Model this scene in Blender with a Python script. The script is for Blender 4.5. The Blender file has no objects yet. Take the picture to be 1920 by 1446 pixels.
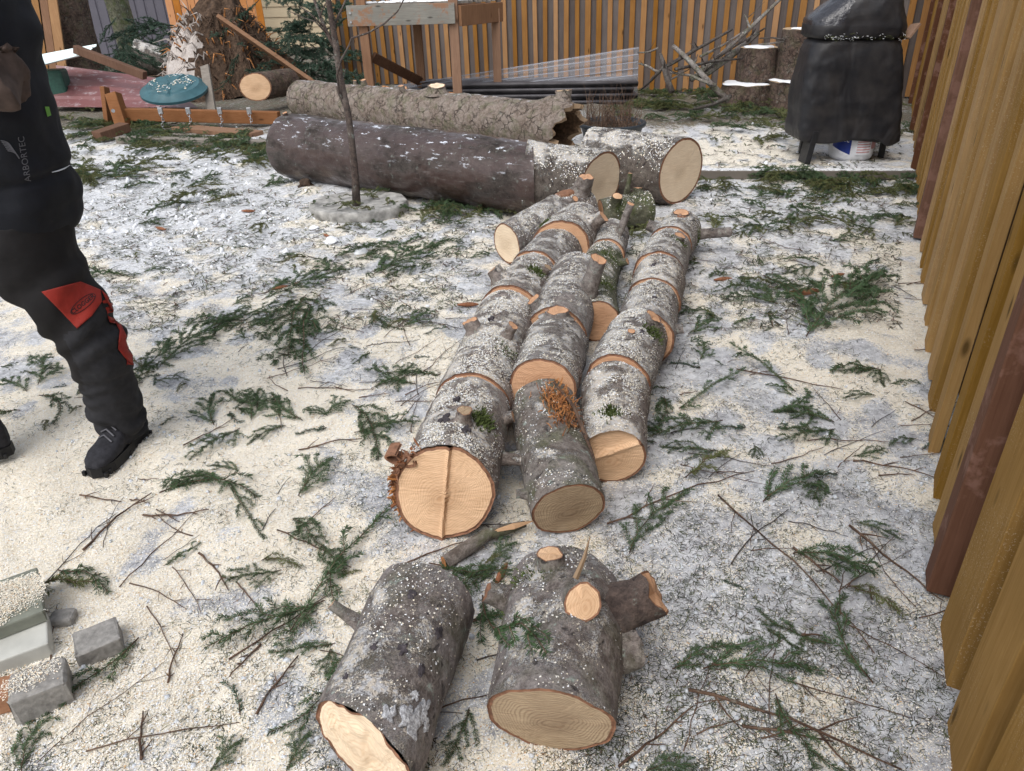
import bpy, bmesh, math, random
import numpy as np
from mathutils import Vector, Matrix, noise
from mathutils.bvhtree import BVHTree
random.seed(7); rng = np.random.default_rng(7)
R_ = math.radians
# ---------------------------------------------------------------- camera, sky, sun, exposure
CAMH, FPX = 1.45, 1385.0
_d = np.array([65., -2477., -FPX]); _d /= np.linalg.norm(_d); _up = -_d
_fh = np.array([0, 0, -1.0]); _fh = _fh - _fh.dot(_up)*_up; _fh /= np.linalg.norm(_fh)
CM = np.array([np.cross(_fh, _up), _fh, _up])
SC = bpy.context.scene
cam = bpy.data.objects.new("camera", bpy.data.cameras.new("camera"))
SC.collection.objects.link(cam); SC.camera = cam
cam.data.sensor_width = 36; cam.data.lens = 36*FPX/1920; cam.data.clip_start = .05; cam.data.clip_end = 500
mw = Matrix([list(CM[0])+[0], list(CM[1])+[0], list(CM[2])+[CAMH], [0, 0, 0, 1]])
cam.matrix_world = mw
w = bpy.data.worlds.new("World"); SC.world = w; w.use_nodes = True
nt = w.node_tree; nt.nodes.clear()
sky = nt.nodes.new("ShaderNodeTexSky"); sky.sky_type = 'NISHITA'; sky.sun_disc = False
SUN_EL, SUN_ROT = 56, 208
sky.sun_elevation = R_(SUN_EL); sky.sun_rotation = R_(SUN_ROT); sky.air_density = 1.2; sky.dust_density = 3; sky.ozone_density = .6
hs = nt.nodes.new("ShaderNodeHueSaturation"); hs.inputs['Saturation'].default_value = .38
bg = nt.nodes.new("ShaderNodeBackground"); bg.inputs['Strength'].default_value = .15
wo = nt.nodes.new("ShaderNodeOutputWorld")
nt.links.new(sky.outputs[0], hs.inputs['Color']); nt.links.new(hs.outputs[0], bg.inputs[0]); nt.links.new(bg.outputs[0], wo.inputs[0])
sl = bpy.data.lights.new("sun", 'SUN'); sl.energy = .85; sl.angle = R_(40); sl.color = (1, .985, .96)
so = bpy.data.objects.new("sun", sl); SC.collection.objects.link(so)
_a, _e = R_(SUN_ROT), R_(SUN_EL)
sd = Vector((math.sin(_a)*math.cos(_e), math.cos(_a)*math.cos(_e), math.sin(_e)))
so.rotation_euler = sd.to_track_quat('Z', 'Y').to_euler()
SC.view_settings.view_transform = 'Standard'; SC.view_settings.look = 'None'
SC.view_settings.gamma = 1; SC.view_settings.exposure = .5
SC.cycles.max_bounces = 6; SC.cycles.transparent_max_bounces = 12

# ---------------------------------------------------------------- photo pixel -> place in the yard
def ray(x, y): return CM @ np.array([x-960., -(y-723.), -FPX])
def P(x, y, z=0.0):
    r = ray(x, y); t = (z-CAMH)/r[2]; return Vector((t*r[0], t*r[1], z))
def PY(x, y, Y):
    r = ray(x, y); t = Y/r[1]; return Vector((t*r[0], Y, CAMH+t*r[2]))
def depth(p): return -(CM.T @ (np.array(p)-np.array([0, 0, CAMH])))[2]
def pix(X, Y, Z):                       # arrays
    q = CM.T @ np.array([X, Y, Z-CAMH]); d = np.maximum(-q[2], .05)
    return 960+FPX*q[0]/d, 723-FPX*q[1]/d
def sstep(a, b, x):
    t = np.clip((x-a)/(b-a), 0, 1); return t*t*(3-2*t)
def wav(x, y, s, seed):                 # cheap smooth noise for arrays, -1..1
    r = np.random.default_rng(seed); o = 0
    for k in range(6):
        a = r.uniform(0, 6.28); f = r.uniform(.6, 1.5)/s; p = r.uniform(0, 6.28)
        o = o+np.sin((x*math.cos(a)+y*math.sin(a))*f*6.28+p)
    return o/3.2
def hgt(x, y):
    x = np.asarray(x, float); y = np.asarray(y, float)
    h = .010*wav(x, y, 1.3, 1)+.007*wav(x, y, .45, 2)+.0045*wav(x, y, .16, 3)+.0015*wav(x, y, .07, 4)
    return h
def G(x, y, dz=0): 
    p = P(x, y); return Vector((p.x, p.y, float(hgt(p.x, p.y))+dz))

# ---------------------------------------------------------------- objects
COL = SC.collection
def tag(o, label=None, cat=None, group=None, kind=None):
    if label: o['label'] = label
    if cat: o['category'] = cat
    if group: o['group'] = group
    if kind: o['kind'] = kind
    return o
def thing(name, loc, label, cat, group=None):
    o = bpy.data.objects.new(name, None); COL.objects.link(o); o.location = loc; o.empty_display_size = .1
    return tag(o, label, cat, group)
def rootof(p):
    off = Vector((0, 0, 0))
    while p is not None: off += Vector(p.location); p = p.parent
    return off
class MB:
    """collects shapes in world coordinates"""
    def __init__(s): s.v = []; s.f = []; s.m = []; s.uv = {}
    def add(s, vs, fs, mi=0, uvs=None):
        o = len(s.v); s.v += [tuple(v) for v in vs]
        for k, f in enumerate(fs):
            s.f.append(tuple(i+o for i in f)); s.m.append(mi)
        if uvs is not None:
            for i, u in enumerate(uvs): s.uv[o+i] = u
        return s
    def box(s, c, sx, sy, sz, rot=None, mi=0, bev=0, jit=0):
        bm = bmesh.new(); bmesh.ops.create_cube(bm, size=1)
        for v in bm.verts: v.co = Vector((v.co.x*sx, v.co.y*sy, v.co.z*sz))
        if bev: bmesh.ops.bevel(bm, geom=bm.edges[:], offset=bev, segments=2, affect='EDGES', profile=.5)
        M = rot if rot else Matrix.Identity(3); c = Vector(c)
        bm.verts.index_update()
        vs = [M @ (v.co+Vector((random.uniform(-jit, jit), random.uniform(-jit, jit), random.uniform(-jit, jit)))) + c for v in bm.verts]
        s.add(vs, [[v.index for v in f.verts] for f in bm.faces], mi); bm.free(); return s
    def beam(s, a, b, w, t, up=Vector((0, 0, 1)), mi=0, bev=.003):
        a, b = Vector(a), Vector(b); d = b-a; L = d.length; y = d.normalized()
        x = y.cross(up).normalized(); z = x.cross(y)
        return s.box((a+b)/2, w, L, t, Matrix((x, y, z)).transposed(), mi, bev)
    def tube(s, pts, rad, n=8, mi=0, cap=True, rough=0):
        pts = [Vector(p) for p in pts]; rs = rad if isinstance(rad, (list, tuple)) else [rad]*len(pts)
        vs = []; fs = []; prev = None
        for i, p in enumerate(pts):
            d = (pts[min(i+1, len(pts)-1)]-pts[max(i-1, 0)]).normalized()
            if prev is None: u = d.orthogonal().normalized()
            else:
                u = prev-d*prev.dot(d); u = u.normalized() if u.length > 1e-6 else d.orthogonal().normalized()
            prev = u; v_ = d.cross(u)
            for k in range(n):
                a = 2*math.pi*k/n; r = rs[i]*(1+random.uniform(-rough, rough))
                vs.append(p+(u*math.cos(a)+v_*math.sin(a))*r)
        for i in range(len(pts)-1):
            for k in range(n):
                fs.append((i*n+k, i*n+(k+1) % n, (i+1)*n+(k+1) % n, (i+1)*n+k))
        if cap: fs += [tuple(range(n-1, -1, -1)), tuple(range((len(pts)-1)*n, len(pts)*n))]
        return s.add(vs, fs, mi)
    def build(s, name, mats, parent=None, smooth=False, angle=None):
        off = rootof(parent)
        me = bpy.data.meshes.new(name); me.from_pydata([(v[0]-off.x, v[1]-off.y, v[2]-off.z) for v in s.v], [], s.f)
        mats = mats if isinstance(mats, (list, tuple)) else [mats]
        for m in mats: me.materials.append(m)
        if len(mats) > 1: me.polygons.foreach_set('material_index', s.m)
        if s.uv:
            ul = me.uv_layers.new(name='uv')
            li = np.empty(len(me.loops), int); me.loops.foreach_get('vertex_index', li)
            arr = np.array([s.uv.get(i, (0, 0)) for i in range(len(s.v))], float)
            ul.data.foreach_set('uv', arr[li].ravel())
        if smooth: me.polygons.foreach_set('use_smooth', [True]*len(me.polygons))
        me.update()
        if smooth and angle: me.set_sharp_from_angle(angle=angle)
        o = bpy.data.objects.new(name, me); COL.objects.link(o)
        if parent: o.parent = parent
        return o
def npmesh(name, V, F, mats, parent=None, mi=None, smooth=False, loc=(0, 0, 0)):
    """V (n,3) F (m,k) arrays"""
    me = bpy.data.meshes.new(name); V = np.asarray(V, np.float32)-np.array(loc, np.float32); F = np.asarray(F, np.int32); m, k = F.shape
    me.vertices.add(len(V)); me.vertices.foreach_set('co', V.ravel())
    me.loops.add(m*k); me.loops.foreach_set('vertex_index', F.ravel())
    me.polygons.add(m); me.polygons.foreach_set('loop_start', np.arange(0, m*k, k, dtype=np.int32))
    for q in (mats if isinstance(mats, (list, tuple)) else [mats]): me.materials.append(q)
    if mi is not None: me.polygons.foreach_set('material_index', np.asarray(mi, np.int32))
    if smooth: me.polygons.foreach_set('use_smooth', np.ones(m, bool))
    me.update(calc_edges=True); me.validate()
    o = bpy.data.objects.new(name, me); COL.objects.link(o)
    if parent: o.parent = parent
    else: o.location = loc
    return o

# ---------------------------------------------------------------- materials
class NT:
    def __init__(s, name):
        s.m = bpy.data.materials.new(name); s.m.use_nodes = True; s.t = s.m.node_tree; s.n = s.t.nodes; s.l = s.t.links
        s.n.clear(); s.out = s.n.new('ShaderNodeOutputMaterial'); s.b = s.n.new('ShaderNodeBsdfPrincipled')
        s.l.new(s.b.outputs[0], s.out.inputs[0]); s.tc = s.n.new('ShaderNodeTexCoord')
        s.obj = s.tc.outputs['Object']; s.uvo = s.tc.outputs['UV']
        s.geo = s.n.new('ShaderNodeNewGeometry')
    def put(s, inp, v):
        if isinstance(v, bpy.types.NodeSocket): s.l.new(v, inp)
        elif v is not None:
            if inp.type == 'RGBA' and len(v) == 3: v = (*v, 1)
            inp.default_value = v
    def scale(s, vec, sc, loc=(0, 0, 0)):
        n = s.n.new('ShaderNodeMapping'); s.l.new(vec, n.inputs[0]); n.inputs['Scale'].default_value = sc if hasattr(sc, '__len__') else (sc,)*3
        n.inputs['Location'].default_value = loc; return n.outputs[0]
    def noise(s, vec, sc, det=3, rough=.55, dist=0, col=False):
        n = s.n.new('ShaderNodeTexNoise'); s.l.new(vec, n.inputs[0]); n.inputs['Scale'].default_value = sc
        n.inputs['Detail'].default_value = det; n.inputs['Roughness'].default_value = rough; n.inputs['Distortion'].default_value = dist
        return n.outputs['Color' if col else 'Fac']
    def vor(s, vec, sc, feat='F1', out='Distance', rand=1):
        n = s.n.new('ShaderNodeTexVoronoi'); s.l.new(vec, n.inputs[0]); n.feature = feat; n.inputs['Scale'].default_value = sc
        n.inputs['Randomness'].default_value = rand; return n.outputs[out]
    def math(s, op, a, b=0.0, c=None, clamp=False):
        n = s.n.new('ShaderNodeMath'); n.operation = op; n.use_clamp = clamp
        s.put(n.inputs[0], a); s.put(n.inputs[1], b)
        if c is not None: s.put(n.inputs[2], c)
        return n.outputs[0]
    def ramp(s, fac, stops):
        n = s.n.new('ShaderNodeValToRGB'); s.l.new(fac, n.inputs[0]); e = n.color_ramp.elements
        while len(e) < len(stops): e.new(.5)
        for i, (p, c) in enumerate(stops):
            e[i].position = p; c = (c, c, c) if not hasattr(c, '__len__') else c; e[i].color = (*c, 1)
        return n.outputs[0]
    def mix(s, fac, a, b, mode='MIX'):
        n = s.n.new('ShaderNodeMix'); n.data_type = 'RGBA'; n.blend_type = mode
        s.put(n.inputs[0], fac); s.put(n.inputs[6], a); s.put(n.inputs[7], b); return n.outputs[2]
    def attr(s, name):
        n = s.n.new('ShaderNodeAttribute'); n.attribute_name = name; return n.outputs['Fac']
    def sep(s, vec, i):
        n = s.n.new('ShaderNodeSeparateXYZ'); s.l.new(vec, n.inputs[0]); return n.outputs[i]
    def fin(s, col, rough=.8, bump=None, bs=.5, bd=.01, spec=.3, **k):
        s.put(s.b.inputs['Base Color'], col); s.put(s.b.inputs['Roughness'], rough); s.b.inputs['Specular IOR Level'].default_value = spec
        if bump is not None:
            b = s.n.new('ShaderNodeBump'); b.inputs['Strength'].default_value = bs; b.inputs['Distance'].default_value = bd
            s.l.new(bump, b.inputs['Height']); s.l.new(b.outputs[0], s.b.inputs['Normal'])
        for kk, v in k.items(): s.put(s.b.inputs[kk.replace('_', ' ')], v)
        return s.m
def flat(name, c, rough=.7, var=.18, sc=30, bump=.3, bd=.004, spec=.3, **k):
    t = NT(name); f = t.noise(t.obj, sc, 5); a = tuple(x*(1-var) for x in c); b = tuple(min(1, x*(1+var)) for x in c)
    return t.fin(t.ramp(f, [(.3, a), (.7, b)]), rough, f, bump, bd, spec, **k)
def m_bark(name, base, dark, light, saw=.5, snowc=(.66, .66, .67), scaly=0, wet=0, lichen=.35, moss=.0, vs=1.0, sawc=(.72, .65, .55), gouge=.75, topsnow=False):
    t = NT(name); o = t.scale(t.obj, (1, 1, 1))
    big = t.noise(o, 7, 4, .6); mid = t.noise(o, 34*vs, 6, .7); fine = t.noise(o, 160, 3, .7)
    c = t.mix(t.ramp(mid, [(.40, 0), (.60, 1)]), dark, base)
    c = t.mix(t.math('MULTIPLY', t.ramp(big, [(.42, 0), (.68, 1)]), .6), c, light)
    c = t.mix(t.math('MULTIPLY', t.ramp(fine, [(.3, 1), (.55, 0)]), .55), c, tuple(x*.45 for x in dark))
    bump = t.math('ADD', mid, t.math('MULTIPLY', fine, .35))
    if scaly:
        dv = t.n.new('ShaderNodeVectorMath'); dv.operation = 'ADD'; t.l.new(t.scale(o, (1, 1, 1)), dv.inputs[0])
        nn = t.n.new('ShaderNodeVectorMath'); nn.operation = 'SCALE'; t.l.new(t.noise(o, 12, 4, .6, col=True), nn.inputs[0]); nn.inputs['Scale'].default_value = .09
        t.l.new(nn.outputs[0], dv.inputs[1])
        e = t.vor(dv.outputs[0], scaly, 'DISTANCE_TO_EDGE'); gate = t.ramp(t.noise(o, 9, 3), [(.4, 0), (.6, 1)])
        ed = t.math('MULTIPLY', t.ramp(e, [(0, 1), (.07, 0)]), gate)
        c = t.mix(t.math('MULTIPLY', ed, .85), c, (.03, .02, .016)); bump = t.math('SUBTRACT', bump, t.math('MULTIPLY', ed, .8))
    if lichen:
        l = t.ramp(t.noise(o, 24, 4, .6), [(.6, 0), (.66, 1)]); l2 = t.ramp(t.noise(o, 90, 3), [(.4, 0), (.6, 1)])
        c = t.mix(t.math('MULTIPLY', t.math('MULTIPLY', l, l2), lichen), c, (.36, .43, .38))
    if moss:
        l = t.ramp(t.noise(t.scale(o, 1, (3, 1, 2)), 10, 4, .6), [(.5, 0), (.62, 1)])
        c = t.mix(t.math('MULTIPLY', l, moss), c, (.075, .095, .03))
    gg = t.ramp(t.noise(t.scale(o, 1, (2, 6, 1)), 26*vs, 3, .6, .6), [(.63, 0), (.69, 1)]); c = t.mix(t.math('MULTIPLY', gg, gouge), c, (.035, .03, .032))
    bump = t.math('SUBTRACT', bump, t.math('MULTIPLY', gg, .5*gouge))
    rough = .85
    nz = t.sep(t.geo.outputs['Normal'], 2)
    if saw:
        up = t.ramp(nz, [(.0, 0), (.75, 1)])
        a = t.math('ADD', t.noise(t.scale(o, 1, (5, 0, 0)), 330, 4, .8), t.math('MULTIPLY', t.math('SUBTRACT', t.noise(o, 9, 4, .65), .5), 1.25))
        th = t.math('SUBTRACT', .80, t.math('MULTIPLY', up, .35*saw))
        mk = t.math('MULTIPLY', t.math('SUBTRACT', a, th), 14, clamp=True)
        pc = t.mix(t.ramp(t.noise(t.scale(o, 1, (0, 7, 0)), 90, 2), [(.45, 0), (.55, 1)]), sawc, snowc)
        c = t.mix(t.math('MULTIPLY', t.math('MULTIPLY', mk, t.math('SUBTRACT', 1.0, t.math('MULTIPLY', gg, .8))), .72), c, pc); bump = t.math('ADD', bump, t.math('MULTIPLY', mk, .5))
    if wet:
        st = t.noise(t.scale(t.uvo, (1, .18, 1)), 22, 5, .7, .4); wm = t.ramp(t.noise(t.scale(t.uvo, (1, .45, 1), (3, 1, 0)), 6, 4, .6), [(.38, 0), (.52, 1)])
        rough = t.mix(t.math('MULTIPLY', wm, wet), (.85,)*3, (.25,)*3)
        c = t.mix(t.math('MULTIPLY', wm, .45), c, (.075, .035, .028))
        up = t.ramp(nz, [(.1, 0), (.8, 1)])
        fr = t.ramp(t.noise(t.scale(t.uvo, (1, .12, 1), (0, 5, 0)), 60, 3, .8), [(.60, 0), (.66, 1)]); c = t.mix(t.math('MULTIPLY', fr, .16), c, (.34, .33, .32))
        sn = t.math('MULTIPLY', t.ramp(t.noise(t.scale(t.uvo, (1.6, .55, 1), (4, 2, 0)), 15, 5, .7), [(.60, 0), (.64, 1)]), up)
        c = t.mix(t.math('MULTIPLY', sn, .9), c, (.80, .84, .92)); bump = t.math('ADD', bump, t.math('MULTIPLY', st, .8))
    if topsnow:
        ts = t.math('MULTIPLY', t.math('SUBTRACT', t.math('ADD', nz, t.math('MULTIPLY', t.noise(o, 16, 5, .7), .5)), 1.25), 9, clamp=True); c = t.mix(ts, c, (.82, .85, .9))
    m = t.fin(c, rough, bump, .45 if wet else 1, .011, .35)
    if wet: t.put(t.b.inputs['Coat Weight'], t.math('MULTIPLY', wm, .5)); t.b.inputs['Coat Roughness'].default_value = .10; t.b.inputs['Specular IOR Level'].default_value = .3
    return m
def m_wood(name, pale, dark, ring=150, rim=(.33, .14, .06), pat=0):
    t = NT(name)
    d = t.n.new('ShaderNodeVectorMath'); d.operation = 'ADD'; t.l.new(t.uvo, d.inputs[0])
    nn = t.n.new('ShaderNodeVectorMath'); nn.operation = 'SCALE'; t.l.new(t.noise(t.uvo, 7, 2, col=True), nn.inputs[0]); nn.inputs['Scale'].default_value = .07
    t.l.new(nn.outputs[0], d.inputs[1])
    s1 = t.n.new('ShaderNodeVectorMath'); s1.operation = 'SUBTRACT'; t.l.new(d.outputs[0], s1.inputs[0]); s1.inputs[1].default_value = (.035+.012*math.sin(pat), .035-.014*math.cos(pat), 0)
    ln = t.n.new('ShaderNodeVectorMath'); ln.operation = 'LENGTH'; t.l.new(s1.outputs[0], ln.inputs[0]); r = ln.outputs['Value']
    var = t.math('MULTIPLY', t.noise(t.uvo, 3, 2), 6)
    s = t.math('SINE', t.math('ADD', t.math('MULTIPLY', r, ring*6.28), var))
    s = t.ramp(t.math('MULTIPLY_ADD', s, .5, .5), [(.45, 0), (.95, 1)])
    broad = t.noise(t.scale(t.uvo, 1, (4, 4, pat)), 12, 4, .6)
    saw = t.noise(t.scale(t.uvo, (9, 160, 1), (pat, 0, 0)), 1.5, 2)
    c = t.mix(t.math('MULTIPLY', s, t.math('MULTIPLY', t.noise(t.uvo, 14, 3), 1.15)), pale, dark)
    c = t.mix(t.math('MULTIPLY', t.ramp(broad, [(.4, 0), (.65, 1)]), .35), c, dark)
    c = t.mix(t.math('MULTIPLY', t.ramp(saw, [(.45, 0), (.7, 1)]), .45), c, tuple(min(1, x*1.25) for x in pale))
    rd = t.ramp(t.noise(t.scale(t.uvo, 1, (1, 2, pat)), 330, 3, .8), [(.62, 0), (.68, 1)]); c = t.mix(t.math('MULTIPLY', rd, .35), c, (.8, .7, .52))
    an = t.n.new('ShaderNodeMath'); an.operation = 'ARCTAN2'; t.l.new(t.sep(s1.outputs[0], 0), an.inputs[0]); t.l.new(t.sep(s1.outputs[0], 1), an.inputs[1])
    cv = t.n.new('ShaderNodeCombineXYZ'); t.l.new(t.math('MULTIPLY', an.outputs[0], 9), cv.inputs[0]); t.l.new(t.math('MULTIPLY', r, 5), cv.inputs[1])
    ck = t.math('MULTIPLY', t.ramp(t.noise(cv.outputs[0], 1.7, 3, .7), [(.66, 0), (.70, 1)]), t.ramp(r, [(.02, 0), (.05, 1)])); c = t.mix(t.math('MULTIPLY', ck, .45), c, tuple(x*.5 for x in dark))
    heart = t.ramp(t.math('ADD', r, t.math('MULTIPLY', broad, .05)), [(.065, .45), (.10, 0)]); c = t.mix(heart, c, tuple(x*.8 for x in dark))
    core = t.ramp(r, [(0, 1), (.012, 0)]); c = t.mix(t.math('MULTIPLY', core, .5), c, tuple(x*.5 for x in dark))
    return t.fin(c, .75, t.math('ADD', t.math('MULTIPLY', saw, .6), t.math('MULTIPLY', s, .25)), .5, .002, .25)
def m_plank(name, c1, c2, axis=2, sc=6, knots=True, rough=.75, stain=None, dust=0):
    t = NT(name); k = [70, 70, 70]; k[axis] = 2.5
    inf = t.n.new('ShaderNodeObjectInfo'); rnd = inf.outputs['Random']
    off = t.n.new('ShaderNodeVectorMath'); off.operation = 'ADD'; t.l.new(t.obj, off.inputs[0])
    cb = t.n.new('ShaderNodeCombineXYZ'); t.l.new(t.math('MULTIPLY', rnd, 31), cb.inputs[0]); t.l.new(t.math('MULTIPLY', rnd, 17), cb.inputs[2]); t.l.new(cb.outputs[0], off.inputs[1])
    o = off.outputs[0]
    g = t.noise(t.scale(o, k), 1.0, 5, .65, 1.2); b = t.noise(o, 4, 3)
    c = t.mix(t.ramp(g, [(.3, 0), (.7, 1)]), c1, c2); c = t.mix(t.math('MULTIPLY', t.ramp(b, [(.35, 0), (.7, 1)]), .4), c, tuple(x*.7 for x in c1))
    hv = t.n.new('ShaderNodeHueSaturation'); t.l.new(c, hv.inputs['Color']); t.l.new(t.math('MULTIPLY_ADD', rnd, .45, .78), hv.inputs['Value']); t.l.new(t.math('MULTIPLY_ADD', rnd, -.25, 1.08), hv.inputs['Saturation']); c = hv.outputs[0]
    if knots:
        kk = [9, 9, 9]; kk[axis] = 3.0
        v = t.vor(t.scale(o, kk), 1); c = t.mix(t.ramp(v, [(.05, .85), (.13, 0)]), c, tuple(x*.25 for x in c1))
    if stain: c = t.mix(t.math('MULTIPLY', t.ramp(t.noise(t.scale(o, 1, (3, 3, 3)), 6, 5, .7), [(.52, 0), (.6, 1)]), .8), c, stain)
    if dust:
        dm = t.ramp(t.noise(o, 210, 3, .8), [(.60, 0), (.63, 1)]); z = t.ramp(t.noise(t.scale(o, 1, (0, 4, 0)), 3, 3), [(.45, 0), (.6, 1)])
        c = t.mix(t.math('MULTIPLY', t.math('MULTIPLY', dm, z), dust), c, (.75, .66, .5))
    return t.fin(c, rough, g, .5, .002, .12)
M = {}
M['barkA'] = m_bark('grey spruce bark', (.30, .265, .24), (.115, .092, .08), (.38, .35, .34), saw=.98, lichen=.5, sawc=(.60, .55, .47))
M['barkA2'] = m_bark('sawdust covered spruce bark', (.30, .255, .225), (.115, .085, .068), (.36, .32, .305), saw=1.08, lichen=.4, snowc=(.70, .69, .68))
M['barkF'] = m_bark('near spruce bark', (.28, .245, .225), (.105, .083, .074), (.37, .345, .345), saw=.80, lichen=.7, moss=.25)
M['barkG'] = m_bark('green mossy bark', (.15, .15, .10), (.05, .05, .03), (.25, .25, .18), saw=.75, lichen=.6, moss=.7)
M['barkM'] = m_bark('lichen bark', (.28, .245, .22), (.11, .088, .074), (.37, .35, .33), saw=.6, lichen=1.0, moss=.5)
M['barkE'] = m_bark('dark wet bark', (.058, .046, .040), (.020, .015, .013), (.10, .088, .08), saw=.0, wet=.95, lichen=.35, vs=.8, gouge=.3)
M['barkE2'] = m_bark('sawdusted thick bark', (.15, .125, .11), (.055, .042, .035), (.24, .21, .18), saw=1.1, lichen=.5)
M['barkS'] = m_bark('pale scaly bark', (.27, .215, .18), (.12, .09, .07), (.37, .32, .28), saw=.1, scaly=13, lichen=.2, moss=.35, gouge=.3, topsnow=True)
M['barkB'] = m_bark('brown ridged bark', (.13, .085, .065), (.04, .025, .02), (.20, .15, .12), saw=.1, scaly=16, lichen=.3, moss=.2)
M['barkW'] = m_bark('young smooth bark', (.125, .09, .075), (.05, .036, .032), (.2, .17, .15), saw=.0, lichen=.5)
M['barkT'] = m_bark('twig bark', (.17, .10, .065), (.06, .035, .025), (.25, .17, .12), saw=.0, lichen=.3)
M['barkTg'] = m_bark('old grey twig bark', (.10, .085, .075), (.04, .03, .026), (.2, .18, .16), saw=.0, lichen=.4)
M['wood'] = m_wood('fresh cut wood', (.72, .49, .31), (.52, .31, .17), 170)
M['wood2'] = m_wood('orange cut wood', (.64, .39, .24), (.46, .24, .125), 170, pat=3)
M['wood3'] = m_wood('pale cut wood', (.80, .66, .49), (.64, .47, .31), 130, pat=5)
M['wood4'] = m_wood('weathered cut wood', (.46, .35, .23), (.23, .15, .09), 150, pat=7)
M['rim'] = flat('cut bark rim', (.22, .11, .065), .8, .4, 60)
M['torn'] = flat('torn orange wood', (.42, .185, .065), .8, .5, 40)
M['rot'] = flat('rotten inner wood', (.085, .05, .028), .95, .5, 30)
M['moss'] = flat('moss', (.075, .10, .03), .95, .4, 50)
M['needle'] = flat('spruce needles', (.050, .092, .036), .55, .35, 25, 0, spec=.4)
M['needleY'] = flat('olive spruce needles', (.10, .115, .04), .6, .35, 25, 0)
M['needleB'] = flat('blue green needles', (.045, .085, .055), .55, .3, 25, 0)
M['needled'] = flat('loose needles', (.035, .042, .024), .6, .4, 10, 0)
M['chipA'] = flat('cream sawdust', (.82, .745, .605), .9, .12, 5, 0)
M['chipB'] = flat('pale sawdust', (.86, .83, .76), .9, .08, 5, 0)
M['chipC'] = flat('tan shavings', (.60, .40, .22), .9, .2, 5, 0)
M['snow'] = flat('snow', (.83, .85, .88), .6, .05, 40, .6, .004, Subsurface_Weight=.0)
M['ice'] = NT('ice').fin((.70, .74, .79), .12, spec=.6, Transmission_Weight=.25, IOR=1.31)
M['cone'] = flat('cone scales', (.24, .10, .05), .7, .4, 90)
M['concrete'] = flat('concrete', (.26, .25, .235), .9, .3, 60, .8, .004)
M['concreteL'] = flat('snowy concrete', (.34, .33, .31), .9, .5, 16, .8, .005)
M['plankY'] = m_plank('yellow stained picket', (.275, .150, .040), (.40, .235, .078), 2, knots=True, dust=.4, rough=.9)
M['plankYd'] = m_plank('shaded picket edge', (.22, .11, .032), (.30, .165, .055), 2, knots=False)
M['plankBr'] = m_plank('brown backing board', (.06, .033, .018), (.10, .055, .03), 2, knots=False, rough=1.0)  # brown darkened so the gap shade between pickets sits in its colour
M['postR'] = m_plank('red brown post', (.115, .050, .028), (.17, .080, .048), 2, knots=False, stain=(.22, .12, .09))
M['plankO'] = m_plank('orange picket', (.28, .125, .035), (.37, .19, .06), 2)
M['plankG'] = m_plank('grey fence board', (.105, .085, .078), (.16, .135, .125), 2, knots=False)
M['plankCed'] = m_plank('cedar fence', (.50, .19, .05), (.58, .25, .075), 2)
M['deckP'] = m_plank('deck post', (.20, .10, .055), (.30, .165, .09), 2)
M['deckG'] = m_plank('grey fascia', (.20, .19, .165), (.30, .285, .25), 0, stain=(.30, .15, .08))
M['deckD'] = m_plank('dark stained timber', (.10, .05, .03), (.17, .09, .055), 2, knots=False)
M['beamO'] = m_plank('orange stained beam', (.23, .10, .045), (.33, .16, .08), 0)
M['oldw'] = m_plank('old weathered board', (.19, .165, .14), (.29, .26, .225), 0, knots=False)
M['brownb'] = m_plank('brown board', (.20, .105, .06), (.30, .18, .11), 0)
M['siding'] = flat('grey metal siding', (.12, .115, .14), .5, .08, 4, .05)
M['tan'] = flat('tan siding', (.58, .48, .33), .8, .06, 4, .1)
t = NT('maroon roofing'); sn = t.ramp(t.noise(t.obj, 9, 6, .7), [(.55, 0), (.68, 1)])
M['maroon'] = t.fin(t.mix(t.math('MULTIPLY', sn, .55), (.20, .085, .085), (.60, .56, .58)), .35, t.noise(t.obj, 30), .2, .003, .5)
M['whitem'] = flat('white metal sheet', (.72, .84, .84), .35, .05, 4, .05)
M['greenm'] = flat('dark green plastic', (.03, .085, .065), .5, .2)
M['teal'] = flat('teal plastic', (.045, .115, .135), .45, .15, 12)
M['cover'] = flat('black cover cloth', (.017, .016, .020), .55, .3, 18, .5, .01, .35)
M['coverT'] = flat('shiny folded cover', (.028, .028, .034), .22, .3, 26, 1, .01, .6)
M['blackp'] = flat('black plastic', (.02, .02, .022), .4, .2)
M['potm'] = flat('dark pot', (.035, .042, .05), .45, .2)
M['steel'] = flat('zinc chain', (.45, .46, .48), .35, .1, Metallic=.9)
M['white'] = flat('white plastic', (.68, .69, .72), .4, .05)
M['blue'] = flat('blue label', (.015, .035, .22), .4, .1)
M['pink'] = flat('pink label print', (.55, .30, .30), .5, .2)
M['redp'] = flat('red print', (.6, .06, .06), .5)
M['dark'] = flat('dark litter', (.06, .04, .028), .95, .5, 30)
M['trouser'] = flat('black trousers', (.009, .008, .0085), .8, .35, 14, .5, .006)
M['kneeg'] = flat('charcoal trouser panel', (.020, .020, .023), .85, .3, 40, .5, .003)
M['red'] = flat('red trouser panel', (.26, .022, .014), .7, .2, 20, .3)
M['jacket'] = flat('navy black jacket', (.006, .007, .011), .75, .35, 12, .5, .006)
M['sleeve'] = flat('brown sleeve patch', (.075, .052, .043), .85, .3, 30)
M['boot'] = flat('dark suede boot', (.022, .022, .027), .8, .4, 60, .6)
M['rubber'] = flat('boot sole', (.010, .010, .011), .6, .3)
M['logo'] = flat('grey print', (.12, .12, .135), .6)
M['logow'] = flat('white print', (.75, .76, .8), .6)
M['logob'] = flat('black print', (.012, .01, .012), .6)
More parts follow.
